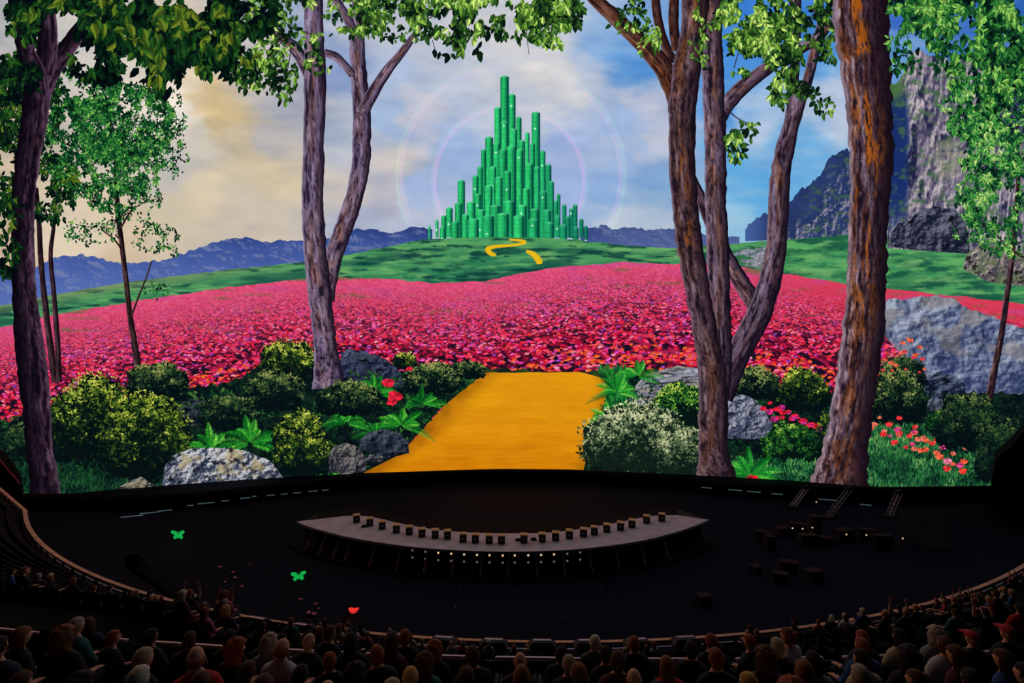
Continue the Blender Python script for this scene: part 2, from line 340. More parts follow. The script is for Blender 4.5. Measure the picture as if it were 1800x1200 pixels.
def blossoms(N, y0, y1, xr, seed, dens):
    r = np.random.default_rng(seed); x = r.uniform(xr[0], xr[1], N); v = r.random(N); top = interp(FT, x)
    y = top+y0+(y1-y0)*v; f = np.clip((y-top)/190, 0, 1)
    keep = r.random(N) < dens*(.45+1.1*sst(.36, .6, fbm(x/(14+30*f), y/(5+10*f), 3, 89)))/(0.10+f*f*2.6); x, y, f = x[keep], y[keep], f[keep]
    o = np.argsort(y); x, y, f = x[o], y[o], f[o]; n = len(x)
    ln = (1.6+10*f)*r.uniform(.6, 1.25, n); wd = ln*r.uniform(.4, .62, n); ang = r.normal(0, .35, n)
    pal = np.array([(232, 40, 74), (240, 64, 96), (214, 22, 52), (196, 18, 60), (246, 96, 120), (232, 74, 150), (184, 50, 146), (120, 50, 150), (238, 60, 44), (244, 130, 150), (60, 10, 34), (30, 18, 38)], float)
    clump = fbm(x/70, y/24, 3, 88)
    w0 = np.array([20, 18, 16, 10, 8, 8, 4, 2, 5, 4, 7, 6], float)
    w1 = np.array([8, 12, 6, 6, 10, 20, 16, 9, 2, 6, 8, 6], float)
    i0 = r.choice(12, n, p=w0/w0.sum()); i1 = r.choice(12, n, p=w1/w1.sum())
    idx = np.where(r.random(n) < sst(.48, .62, clump)*.8, i1, i0); c = pal[idx]
    org = (f > .75) & (r.random(n) < .30); c[org] = (240, 84, 40)
    c = c*r.uniform(.86, 1.18, n)[:, None]
    c = mix(c, mix((228, 86, 124), (226, 66, 84), sst(1250, 1500, x)), (1-f)**2.4*.85)
    return x-ln/2, y, ln, wd, ang, c
p = Pic(); leaves(p, *blossoms(114000, 2, 290, (-255, 2055), 5, .30), fold=.22, spread=2.0)
build(p, 'blossoms', 12.4, kind='stuff')

# yellow road
RT = [(640, 833), (700, 800), (742, 755), (770, 720), (800, 690), (830, 665), (848, 656), (900, 656), (960, 658), (1040, 664), (1066, 674)]
def road_c(X, Y):
    n = fbm(X/26, Y/3.2, 4, 91); n2 = fbm(X/90, Y/30, 3, 92)
    c = mix((228, 148, 14), (198, 112, 6), (n-.5)*.7+.35+(n2-.5)*.9)
    c = mix(c, (234, 168, 24), sst(820, 700, Y)*.4)
    row = np.floor(Y/4.5); jt = (np.abs((Y/4.5) % 1-.5) > .42)*.025
    edge = sst(60, 0, X-(1466-Y)*.0-np.interp(Y, [656, 690, 755, 833], [845, 800, 742, 640]))
    c = mix(c, (120, 66, 8), edge*.55*(.4+fbm(X/14, Y/8, 3, 94)))
    c = mix(c, (150, 96, 10), sst(24, 0, np.interp(Y, [660, 672, 720, 760, 830], [1060, 1068, 1060, 1045, 1020])-X)*.5)
    return c*(1-jt)[..., None]
yv = np.linspace(655, 868, 86); xl = np.interp(yv, [655, 665, 690, 720, 755, 800, 828, 840, 868], [850, 836, 805, 774, 742, 700, 640, 600, 540]); xr = np.interp(yv, [655, 662, 668, 680, 720, 760, 800, 840, 868], [1020, 1050, 1068, 1070, 1062, 1052, 1036, 1024, 1016])
xr = xr+(fbm(yv/5, yv*0+7, 3, 97)-.5)*8; xl = xl+(fbm(yv/6, yv*0, 3, 95)-.5)*9; s = np.linspace(0, 1, 130)
X = xl[:, None]+(xr-xl)[:, None]*s; Y = np.repeat(yv[:, None], 130, 1); Y = Y+(fbm(X/40, X*0, 3, 96)-.5)*5*sst(675, 655, Y)
p = Pic(); p.add(np.stack([X, Y], -1), road_c(X, Y).reshape(-1, 3), grid_q(86, 130))
build(p, 'yellow_road', 15, 'broad golden yellow road running up to the meadow')

# ---- undergrowth builders
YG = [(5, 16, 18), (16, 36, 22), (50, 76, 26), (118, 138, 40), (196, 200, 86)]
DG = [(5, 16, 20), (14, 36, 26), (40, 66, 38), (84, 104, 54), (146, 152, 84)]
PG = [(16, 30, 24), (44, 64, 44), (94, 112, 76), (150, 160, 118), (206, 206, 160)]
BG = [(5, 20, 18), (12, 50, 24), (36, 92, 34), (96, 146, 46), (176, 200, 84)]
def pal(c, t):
    c = np.array(c, float); t = np.clip(t, 0, .9999)*(len(c)-1); i = t.astype(int); f = (t-i)[:, None]; return c[i]*(1-f)+c[i+1]*f
def blob(pic, cx, cy, rx, ry, col, seed, rough=.12, flat=.8):
    th = np.linspace(0, 2*np.pi, 49); rr = 1+(fbm(np.cos(th)*1.6+5, np.sin(th)*1.6+5, 3, seed)-.5)*rough*4
    rho = np.linspace(0, 1, 5); X = cx+rx*rr[:, None]*rho*np.cos(th)[:, None]; Y = cy+ry*rr[:, None]*rho*np.sin(th)[:, None]
    pic.add(np.stack([X, Y], -1), [col], grid_q(49, 5))
def bush(cx, cy, rx, ry, P, seed, layer, lf=6.5, dens=1.0, lobes=5, sun=(-.2, -.8), label=None, bright=1.0):
    r = np.random.default_rng(seed); p = Pic(); xs = []; ys = []; sh = []
    L = [(cx, cy, rx*.80, ry*.86)]
    for k in range(lobes):
        a = math.pi*(1.0+(k+.5)/lobes)+r.normal(0, .15); q = r.uniform(.34, .5); L.append((cx+rx*.60*math.cos(a), cy+ry*.58*math.sin(a), rx*q, ry*q*1.05))
    L.append((cx-rx*.6, cy+ry*.3, rx*.42, ry*.5)); L.append((cx+rx*.6, cy+ry*.3, rx*.42, ry*.5))
    for (x, y, a, b) in L: blob(p, x, y, a*.96, b*.96, P[0], seed+int(x))
    for (x, y, a, b) in L:
        n = int(a*b*math.pi/(lf*lf*.36)*dens); u = np.sqrt(r.random(n))*1.12; t = r.uniform(0, 2*np.pi, n)
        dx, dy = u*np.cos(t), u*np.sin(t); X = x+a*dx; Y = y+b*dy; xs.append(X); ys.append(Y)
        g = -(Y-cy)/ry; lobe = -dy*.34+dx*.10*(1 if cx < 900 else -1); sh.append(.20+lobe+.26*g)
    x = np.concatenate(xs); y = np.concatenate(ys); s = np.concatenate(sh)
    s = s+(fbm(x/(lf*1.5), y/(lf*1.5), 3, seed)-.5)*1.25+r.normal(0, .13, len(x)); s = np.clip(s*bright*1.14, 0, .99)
    o = np.argsort(s+r.normal(0, .2, len(x))); x, y, s = x[o], y[o], s[o]; n = len(x)
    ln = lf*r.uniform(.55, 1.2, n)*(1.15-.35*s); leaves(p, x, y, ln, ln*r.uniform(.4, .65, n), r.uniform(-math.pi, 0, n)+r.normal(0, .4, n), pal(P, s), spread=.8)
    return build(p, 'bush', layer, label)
def fern(cx, cy, R, seed, layer, n=9, a0=-178, a1=-2, col=((6, 46, 22), (14, 96, 30), (44, 150, 42), (120, 196, 70)), label=None):
    r = np.random.default_rng(seed); p = Pic(); X = []; Y = []; LN = []; A = []; C = []; n = int(n*1.15)
    for k in r.permutation(n):
        a = R_(a0+(a1-a0)*(k+.5)/n+r.normal(0, 7)); ln = R*r.uniform(.7, 1.25); droop = r.uniform(.5, 1.1)*R*.5; m = 26
        t = np.linspace(.08, 1, m); x = cx+ln*t*math.cos(a); y = cy+ln*t*math.sin(a)*.75+droop*t**2.2*abs(math.cos(a))
        hx = np.gradient(x); hy = np.gradient(y); h = np.arctan2(hy, hx); tone = r.uniform(.1, .9)
        for sg in (-1, 1):
            X.append(x); Y.append(y); LN.append(R*.135*np.sin(np.pi*np.clip(t*.9+.1, 0, 1))**.8+1.0); A.append(h+sg*1.05+r.normal(0, .07, m))
            C.append(pal(col, np.clip(tone*.8+.16*sg+.15*t+r.normal(0, .08, m), 0, .99)))
        X.append(x[:-1]); Y.append(y[:-1]); LN.append(np.hypot(hx, hy)[:-1]*1.4); A.append(h[:-1]); C.append(pal(col, np.full(m-1, .3)))
    x = np.concatenate(X); y = np.concatenate(Y); ln = np.concatenate(LN); leaves(p, x, y, ln, np.maximum(ln*.20, .9), np.concatenate(A), np.concatenate(C), fold=.2, spread=.7)
    return build(p, 'fern', layer, label)
def rock(top, bot, c0, c1, seed, layer, sx=14, sy=9, label=None, c2=None, amp=5.5, name='rock', rough=3, crack=.85):
    ys = [b for a, b in top+bot]; y0, y1 = min(ys), max(ys)
    def cf(X, Y):
        g, h = rockshade(X, Y, sx, sy, seed, .12); g2, h2 = rockshade(X, Y, sx*3, sy*3.4, seed+3, .08)
        c = mix(c0, c1, .62+g*amp+g2*amp*1.1-(Y-y0)/(y1-y0)*.55)
        if c2 is not None: c = mix(c, c2, sst(.5, .66, fbm(X/sx*.6, Y/sy*.6, 4, seed+7))*.6)
        return mix(c, np.array(c0)*.35, sst(.40, .30, h)*crack)
    p = Pic(); patch(p, top, bot, cf, 1.5, 1.5, rough=rough, rs=9, seed=seed); return build(p, name, layer, label)
def flower(cx, cy, R, seed, layer, c=(232, 34, 60), label=None):
    r = np.random.default_rng(seed); p = Pic(); n = 7; a = np.linspace(0, 2*np.pi, n, endpoint=False)+r.uniform(0, 1)
    ln = R*(1-.38*np.abs(np.sin(a)))*r.uniform(.85, 1.1, n); leaves(p, np.full(n, cx*1.0), np.full(n, cy*1.0), ln, ln*1.0, a*1.0, np.array(c)*r.uniform(.75, 1.2, (n, 1)), fold=.2, spread=.2)
    leaves(p, np.full(4, cx-R*.15), np.full(4, cy*1.0), np.full(4, R*.35), np.full(4, R*.25), np.array([0, 1.6, 3.1, 4.7]), np.array([(240, 170, 60)]*4, float), spread=.1)
    return build(p, 'flower', layer, label)

# ---- right hand side rocks, back to front
rock([(1555, 530), (1562, 524), (1590, 526), (1610, 521), (1650, 520), (1680, 528), (1700, 541), (1730, 552), (1765, 566), (1820, 584)], [(1555, 590), (1600, 640), (1640, 690), (1700, 705), (1820, 720)], (44, 56, 96), (164, 172, 192), 101, 16, 24, 18, 'huge blue grey boulder at the right edge of the meadow', (140, 134, 132), amp=3.4, rough=4, crack=.25)
rock([(1566, 410), (1580, 392), (1600, 388), (1606, 378), (1625, 366), (1650, 362), (1676, 366), (1692, 384), (1704, 410), (1704, 436)], [(1566, 434), (1620, 440), (1704, 446)], (22, 26, 46), (104, 108, 124), 103, 11, 14, 12, 'dark boulder at the foot of the cliff')
rock([(1694, 462), (1700, 446), (1716, 434), (1745, 430), (1775, 440), (1820, 452)], [(1694, 474), (1740, 496), (1820, 506)], (70, 66, 76), (178, 168, 158), 104, 11.5, 9, 8, 'pale rock on the slope below the cliff', (90, 110, 70))
rock([(1105, 700), (1112, 684), (1132, 662), (1160, 650), (1190, 643), (1240, 648), (1262, 668)], [(1105, 712), (1180, 722), (1262, 740)], (60, 66, 84), (186, 184, 196), 105, 17, 30, 5, 'smooth light grey rock right of the yellow road', (160, 150, 130), amp=3.5)
rock([(1276, 716), (1282, 702), (1300, 693), (1326, 700), (1344, 720), (1355, 742), (1358, 756)], [(1276, 770), (1330, 772), (1358, 762)], (48, 56, 80), (170, 172, 186), 106, 21, 8, 6, 'grey rock beside the forked trunk', rough=3)
rock([(1604, 680), (1616, 666), (1650, 656), (1680, 660), (1696, 676)], [(1604, 690), (1650, 700), (1696, 690)], (14, 20, 40), (92, 104, 128), 107, 17, 16, 8)
rock([(1630, 706), (1640, 698), (1656, 700), (1664, 714)], [(1630, 722), (1664, 722)], (30, 34, 50), (110, 118, 136), 108, 17.5, 10, 7)
# dark undergrowth banks
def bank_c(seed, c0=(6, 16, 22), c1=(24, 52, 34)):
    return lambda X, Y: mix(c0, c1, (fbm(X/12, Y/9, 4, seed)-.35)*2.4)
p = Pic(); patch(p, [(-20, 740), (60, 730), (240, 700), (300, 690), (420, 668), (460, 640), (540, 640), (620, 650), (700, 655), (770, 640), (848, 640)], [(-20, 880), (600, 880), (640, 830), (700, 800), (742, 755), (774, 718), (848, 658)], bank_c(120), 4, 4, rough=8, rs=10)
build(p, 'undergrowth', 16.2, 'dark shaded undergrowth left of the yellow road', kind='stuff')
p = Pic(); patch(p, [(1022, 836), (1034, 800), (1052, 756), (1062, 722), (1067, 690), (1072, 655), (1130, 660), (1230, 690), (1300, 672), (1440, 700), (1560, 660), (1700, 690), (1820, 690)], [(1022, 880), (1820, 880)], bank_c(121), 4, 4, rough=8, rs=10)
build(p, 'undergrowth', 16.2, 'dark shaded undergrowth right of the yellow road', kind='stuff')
p = Pic(); patch(p, [(820, 640), (850, 645), (900, 650), (960, 650), (1040, 652), (1080, 655)], [(820, 662), (900, 660), (960, 662), (1080, 672)], bank_c(122, (10, 26, 30), (50, 70, 30)), 3, 3, rough=6, rs=8)
build(p, 'undergrowth', 14.5, 'low leafy edge where the road meets the meadow', kind='stuff')

for (sd, poly, pl, N, nm) in [(131, [(0, 735), (60, 725), (240, 700), (300, 690), (420, 668), (460, 645), (620, 652), (700, 658), (770, 645), (846, 650)], [(0, 868), (600, 850), (640, 826), (700, 796), (742, 752), (774, 716), (846, 660)], 9000, 'left'), (132, [(1030, 800), (1052, 760), (1066, 700), (1076, 662), (1130, 662), (1230, 690), (1300, 674), (1440, 700), (1560, 665), (1700, 700), (1800, 700)], [(1030, 850), (1800, 868)], 9000, 'right')]:
    r = np.random.default_rng(sd); p = Pic(); x = r.uniform(poly[0][0], poly[-1][0], N); t0 = interp(poly, x); y = t0+(interp(pl, x)-t0)*r.random(N)
    sh = np.clip((fbm(x/16, y/12, 4, sd)-.46)*2.2+r.normal(0, .12, N)-sst(1640, 1780, x)*.4, 0, .8); o = np.argsort(sh); x, y, sh = x[o], y[o], sh[o]; ln = r.uniform(3, 9, N)
    leaves(p, x, y, ln, ln*.4, r.uniform(-math.pi, 0, N), pal([(5, 16, 20), (10, 40, 26), (26, 76, 36), (70, 112, 48), (120, 140, 70)], sh), spread=.7); build(p, 'leaf_cover', 16.6, 'mixed small leaves covering the ground '+nm+' of the yellow road', kind='stuff')
# left rocks
rock([(597, 640), (600, 620), (612, 613), (640, 616), (668, 627), (690, 638), (704, 655), (710, 672)], [(597, 668), (640, 676), (710, 682)], (20, 26, 50), (92, 100, 128), 109, 17, 12, 8, 'dark blue boulder behind the twin trunk', (40, 50, 60), amp=3.5)
rock([(306, 730), (320, 706), (344, 698), (372, 706), (396, 730)], [(306, 748), (396, 748)], (10, 16, 26), (60, 70, 76), 110, 17.2, 14, 8)
rock([(285, 850), (290, 820), (304, 800), (330, 790), (370, 786), (420, 788), (452, 800), (478, 812), (500, 842)], [(285, 872), (500, 872)], (40, 50, 72), (206, 204, 208), 111, 24, 13, 8, 'pale cracked rock at the lower edge of the picture', (170, 150, 96), amp=6.5)
rock([(205, 858), (222, 848), (246, 838), (266, 848), (296, 862)], [(205, 874), (296, 874)], (30, 42, 60), (170, 170, 176), 112, 25, 10, 7, 'small pale rock in front of the round bush', (150, 130, 90), amp=6)
rock([(578, 800), (588, 782), (610, 778), (632, 786), (644, 806)], [(578, 830), (610, 834), (644, 826)], (30, 34, 46), (136, 128, 122), 113, 24, 9, 8, 'small brown grey rock beside the road')
rock([(632, 775), (650, 758), (676, 755), (704, 762), (718, 778), (719, 792)], [(632, 788), (680, 806), (719, 796)], (18, 24, 38), (84, 92, 104), 114, 23.6, 14, 9, 'dark rounded rock at the left edge of the road', amp=3.5)
rock([(640, 806), (650, 798), (668, 796), (674, 804)], [(640, 812), (674, 812)], (24, 28, 38), (130, 130, 136), 115, 24, 8, 6)

# bushes
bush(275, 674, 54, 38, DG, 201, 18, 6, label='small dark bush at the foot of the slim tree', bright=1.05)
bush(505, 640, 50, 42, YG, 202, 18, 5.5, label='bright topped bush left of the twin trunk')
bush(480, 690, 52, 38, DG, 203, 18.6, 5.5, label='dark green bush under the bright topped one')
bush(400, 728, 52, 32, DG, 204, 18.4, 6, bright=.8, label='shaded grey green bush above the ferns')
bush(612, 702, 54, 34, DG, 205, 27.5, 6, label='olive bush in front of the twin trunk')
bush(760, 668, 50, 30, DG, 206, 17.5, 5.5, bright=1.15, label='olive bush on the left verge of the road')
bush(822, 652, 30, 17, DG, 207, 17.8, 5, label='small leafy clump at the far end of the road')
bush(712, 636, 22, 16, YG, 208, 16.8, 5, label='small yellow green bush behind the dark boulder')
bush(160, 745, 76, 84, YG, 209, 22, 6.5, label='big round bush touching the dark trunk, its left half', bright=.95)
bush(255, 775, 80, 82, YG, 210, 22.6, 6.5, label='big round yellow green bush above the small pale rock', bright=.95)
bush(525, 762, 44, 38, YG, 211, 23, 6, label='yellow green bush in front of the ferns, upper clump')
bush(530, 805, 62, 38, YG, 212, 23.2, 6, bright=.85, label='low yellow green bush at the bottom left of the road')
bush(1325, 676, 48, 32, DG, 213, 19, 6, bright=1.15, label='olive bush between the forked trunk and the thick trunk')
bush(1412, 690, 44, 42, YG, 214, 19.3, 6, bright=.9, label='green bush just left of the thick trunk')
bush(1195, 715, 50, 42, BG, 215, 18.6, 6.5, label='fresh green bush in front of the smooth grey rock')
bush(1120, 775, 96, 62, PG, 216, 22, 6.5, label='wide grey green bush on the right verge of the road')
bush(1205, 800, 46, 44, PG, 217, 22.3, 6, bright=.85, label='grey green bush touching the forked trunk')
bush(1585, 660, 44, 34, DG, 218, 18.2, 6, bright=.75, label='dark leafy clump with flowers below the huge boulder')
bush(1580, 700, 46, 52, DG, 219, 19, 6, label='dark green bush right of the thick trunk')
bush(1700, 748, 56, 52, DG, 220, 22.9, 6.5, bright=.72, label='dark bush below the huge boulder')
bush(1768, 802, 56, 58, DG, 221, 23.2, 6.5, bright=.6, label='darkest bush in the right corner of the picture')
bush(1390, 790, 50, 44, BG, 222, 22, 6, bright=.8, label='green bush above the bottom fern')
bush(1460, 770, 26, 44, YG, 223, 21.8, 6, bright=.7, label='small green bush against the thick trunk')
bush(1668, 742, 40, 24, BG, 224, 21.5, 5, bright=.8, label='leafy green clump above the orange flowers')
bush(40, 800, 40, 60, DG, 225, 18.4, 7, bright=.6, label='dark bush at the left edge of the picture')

# grass bottom right, ferns, flowers
def grass(n, xr, yf, seed, layer, hh=14, left=None, label=None, cols=((6, 30, 26), (16, 64, 40), (46, 116, 60), (124, 170, 96))):
    r = np.random.default_rng(seed); p = Pic(); x = r.uniform(xr[0], xr[1], n); y = yf(x, r); o = np.argsort(y); x, y = x[o], y[o]; k0 = np.ones(n, bool) if left is None else x > np.interp(y, *left); x, y = x[k0], y[k0]; n = len(x)
    ln = hh*r.uniform(.5, 1.2, n); t = np.clip(r.random(n)*.7+(fbm(x/30, y/14, 3, seed)-.4), 0, .99)
    leaves(p, x, y, ln, ln*.16+.8, -math.pi/2+r.normal(0, .55, n), pal(cols, t), fold=.1, spread=1.5)
    return build(p, 'grass', layer, label, kind='stuff')
grass(6500, (1500, 1745), lambda x, r: r.uniform(755, 868, len(x)), 301, 20.5)
grass(1500, (1285, 1450), lambda x, r: r.uniform(815, 868, len(x)), 302, 23)
grass(1800, (0, 320), lambda x, r: r.uniform(820, 885, len(x)), 303, 21, cols=((6, 24, 24), (16, 54, 34), (40, 90, 44)))
grass(1400, (1030, 1100), lambda x, r: r.uniform(650, 790, len(x)), 304, 17, 16, ([655, 672, 720, 760, 800, 830], [1050, 1072, 1066, 1056, 1038, 1026]), cols=((10, 50, 30), (24, 110, 44), (60, 160, 60)))
for k, (x, y, R, n, lb) in enumerate([(372, 792, 60, 9, 'fern left of the pale cracked rock'), (440, 780, 62, 10, 'broad fern above the pale cracked rock'), (610, 745, 48, 9, 'fern below the dark blue boulder'), (655, 690, 52, 9, 'fern with red flowers beside the dark blue boulder'),
      (705, 750, 52, 11, 'bright fern at the left verge of the road'), (742, 710, 40, 9, 'fern leaning over the road edge'), (590, 842, 34, 9, 'small fern at the bottom left end of the road'), (660, 762, 36, 8, 'fern above the dark rounded rock')]):
    fern(x, y, R, 400+k, 19.5+k*.25, n, label=lb)
for k, (x, y, R, n, lb) in enumerate([(1085, 690, 46, 10, 'fern at the top right corner of the road'), (1120, 662, 44, 9, 'fern above the smooth grey rock'), (1070, 740, 44, 10, 'fern on the right edge of the road'), (1318, 835, 60, 11, 'bright fern between the two right trunks')]):
    fern(x, y, R, 420+k, [17.3, 16.9, 18.0, 24.5][k], n, label=lb, col=((6, 54, 26), (12, 104, 34), (40, 156, 46), (120, 200, 76)))
for k, (x, y, R) in enumerate([(682, 673, 13), (694, 696, 15), (688, 706, 11), (615, 722, 14), (661, 697, 6), (563, 668, 5), (720, 648, 7)]): flower(x, y, R, 500+k, 22.0)
rf = np.random.default_rng(9)
for k in range(26):
    t = k/25; flower(1346+t*94+rf.normal(0, 5), 716+t*36+rf.normal(0, 6), rf.uniform(5, 9), 520+k, 21.2+k*.02, [(226, 30, 62), (196, 44, 130), (214, 28, 50)][k % 3])
for k in range(40):
    t = rf.random(); flower(1525+t*165+rf.normal(0, 10), 752+t*50+rf.normal(0, 14), rf.uniform(4, 9), 560+k, 22.4+k*.01, [(236, 84, 56), (226, 50, 56), (240, 110, 90), (206, 60, 120)][k % 4])
for k in range(22):
    flower(rf.uniform(1550, 1625), rf.uniform(590, 655), rf.uniform(3.5, 7), 610+k, 19.9+k*.01, [(236, 96, 66), (226, 60, 70)][k % 2])
flower(1322, 842, 13, 640, 26, (236, 30, 50)); flower(1664, 810, 10, 641, 23, (238, 120, 150)); flower(1692, 828, 9, 642, 23, (240, 60, 40))

# ---- trees
def bark(seed, base=(74, 62, 82), dark=(20, 14, 28), hi=(150, 132, 156), orange=0.0, sun=-.7, oc=(176, 92, 24), brown=(78, 48, 36), bt=.5, ll=1.0):
    def cf(S, T, W, X, Y):
        lon = fbm(S*W/8+9, T/26, 5, seed, .6); fine = fbm(S*W/3.4, T/11, 4, seed+9, .6)
        lt = np.clip(1-np.abs(S-sun)/1.35, 0, 1)
        c = mix(base, brown, sst(.4, .62, fbm(S*W/16, T/60, 4, seed+17))*bt)
        c = mix(np.array(dark), c, .25+lt*1.0); c = mix(c, hi, sst(.52, .74, lon)*lt*.85*ll)
        c = mix(c, dark, sst(.47, .36, lon)*.85); c = mix(c, np.array(dark)*.6, sst(.42, .32, fine)*.6)
        if orange: c = mix(c, oc, sst(.50, .62, fbm(S*W/24+2, T/60, 4, seed+23))*orange*(.35+.65*sst(640, 430, Y))*np.clip(1.15-np.abs(S+.15)*1.3, 0, 1)*sst(.34, .5, fine))
        c = mix(c, np.array(hi)*.95, sst(.78, .9, -S*np.sign(-sun)*-1 if False else S*np.sign(sun))*.5*ll)
        return mix(c, np.array(dark)*.7, sst(.55, 1.0, -S*np.sign(sun))*.75)
    return cf
def hang(pic, specs, seed, P, fold=.22):
    """specs: cx, cy, rx, ry, count, leaf length, droop 0..1"""
    r = np.random.default_rng(seed)
    for (cx, cy, rx, ry, n, lf, dr) in specs:
        u = np.sqrt(r.random(n)); t = r.uniform(0, 2*np.pi, n); x = cx+rx*u*np.cos(t); y = cy+ry*u*np.sin(t)
        k = fbm(x/(lf*2.2), y/(lf*3.0), 3, seed+int(cx)); m = k > (.45 if lf < 16 else .47); x, y, k = x[m], y[m], k[m]; n2 = len(x)
        s = np.clip((fbm(x/(lf*1.3), y/(lf*1.3), 3, seed+4)-.5)*1.7+(.38 if lf < 16 else .30)+r.normal(0, .13+min(.12, lf*.006), n2), 0, .99)
        ln = lf*r.uniform(.55, 1.25, n2); a = np.where(r.random(n2) < dr, np.pi/2+r.normal(0, .5, n2), r.uniform(-math.pi, math.pi, n2))
        o = np.argsort(s+r.normal(0, .45, n2)); leaves(pic, x[o], y[o], ln[o], ln[o]*r.uniform(.4, .62, n2), a[o], pal(P, s[o]), fold=fold, spread=1.0)
def twigs(pic, specs, seed, col=(40, 28, 34)):
    for k, pts in enumerate(specs): ribbon(pic, pts, lambda S, T, W, X, Y: mix(col, np.array(col)*1.6, .5-S*.5), nw=3, rough=.05, seed=seed+k, step=4)
LEAFD = [(3, 10, 14), (5, 22, 16), (12, 44, 22), (34, 76, 26), (92, 108, 30)]
LEAFM = [(4, 18, 20), (10, 48, 28), (24, 80, 38), (56, 122, 50), (122, 174, 78)]
LEAFB = [(8, 22, 16), (22, 54, 24), (58, 98, 36), (108, 152, 54), (176, 204, 104)]
def tree(layer, label, stems, cf, fol=None, P=LEAFM, seed=0, fl=.6, tw=None, nw=21, flayer=None, sp=1.0):
    p = Pic()
    for k, s in enumerate(stems): ribbon(p, s, cf if not isinstance(cf, list) else cf[k], nw=nw, seed=seed+k*5, layer=k*.08)
    t = build(p, 'tree', layer, label)
    for fk, (nm, sp_) in enumerate(fol or []):
        q = Pic()
        if tw and fk == 0: twigs(q, tw, seed)
        hang(q, sp_, seed+50+fk, P if not isinstance(P, dict) else P[nm])
        o = q.build(nm, t, (flayer if flayer else layer)+fl); 
        o.matrix_parent_inverse = Matrix.Translation((0, 0, 0)); o.matrix_parent_inverse = _inv @ Matrix.Identity(4); o.matrix_parent_inverse = Matrix.Identity(4)
    return t

# slim trees behind
T2 = tree(17.3, 'slim young tree with small green leaves left of the twin trunk', [[(243, 650, 13), (236, 600, 11), (228, 550, 10), (220, 480, 9), (213, 420, 9), (207, 370, 9), (205, 300, 7), (210, 220, 4)], [(232, 552, 4), (244, 520, 3.5), (256, 490, 3), (267, 458, 2)], [(215, 440, 4), (200, 420, 3), (180, 405, 2)], [(212, 400, 4), (232, 370, 3), (262, 350, 2)]],
     bark(700, (60, 40, 44), (14, 8, 14), (120, 92, 96)), [('foliage', [(150, 170, 75, 50, 2400, 6.5, .4), (210, 215, 100, 70, 6500, 5.8, .4), (275, 215, 52, 75, 1700, 5.2, .4), (290, 275, 44, 40, 600, 5.5, .5), (190, 300, 90, 70, 4200, 6.2, .4), (150, 250, 80, 90, 3800, 6.5, .4), (225, 350, 60, 40, 1100, 5.5, .5), (160, 405, 50, 26, 360, 5.5, .6), (270, 415, 45, 26, 360, 6, .5), (275, 510, 26, 14, 90, 5, .5), (292, 440, 20, 20, 100, 6, .6)])], P=[(3, 20, 16), (8, 46, 26), (18, 80, 38), (48, 124, 50), (130, 180, 80)], seed=70)
T1b = tree(17.4, 'pair of thin bare stems behind the dark left trunk', [[(97, 672, 13), (90, 620, 12), (80, 540, 11), (72, 460, 10), (69, 400, 9), (64, 330, 7)], [(104, 672, 10), (101, 600, 10), (95, 520, 9), (89, 450, 8), (94, 400, 7), (98, 350, 5)]],
     bark(710, (52, 34, 44), (14, 8, 14), (110, 76, 86)), [('foliage', [(90, 330, 50, 60, 900, 10, .6), (45, 180, 60, 90, 1500, 12, .6), (15, 280, 40, 120, 1200, 11, .6), (75, 120, 60, 50, 900, 11, .6)])], P=LEAFD, seed=75)
T6 = tree(20, 'slim tree at the right edge in front of the boulder', [[(1738, 702, 14), (1748, 650, 12), (1760, 590, 11), (1770, 520, 10), (1779, 450, 10), (1785, 380, 9), (1790, 300, 7), (1788, 220, 5)], [(1783, 460, 5), (1765, 430, 4), (1740, 400, 2)], [(1781, 440, 5), (1800, 452, 3), (1815, 440, 2)]],
     bark(720, (74, 50, 54), (18, 10, 20), (150, 120, 130)), [('foliage', [(1745, 270, 62, 60, 1500, 9, .4), (1740, 350, 60, 55, 1700, 8, .4), (1770, 420, 50, 30, 500, 8, .5), (1715, 190, 60, 60, 1200, 10, .5), (1800, 200, 40, 110, 900, 10, .5), (1700, 410, 24, 16, 120, 7, .5)])], P=[(8, 30, 28), (16, 70, 38), (44, 118, 50), (92, 156, 70), (160, 196, 110)], seed=80)
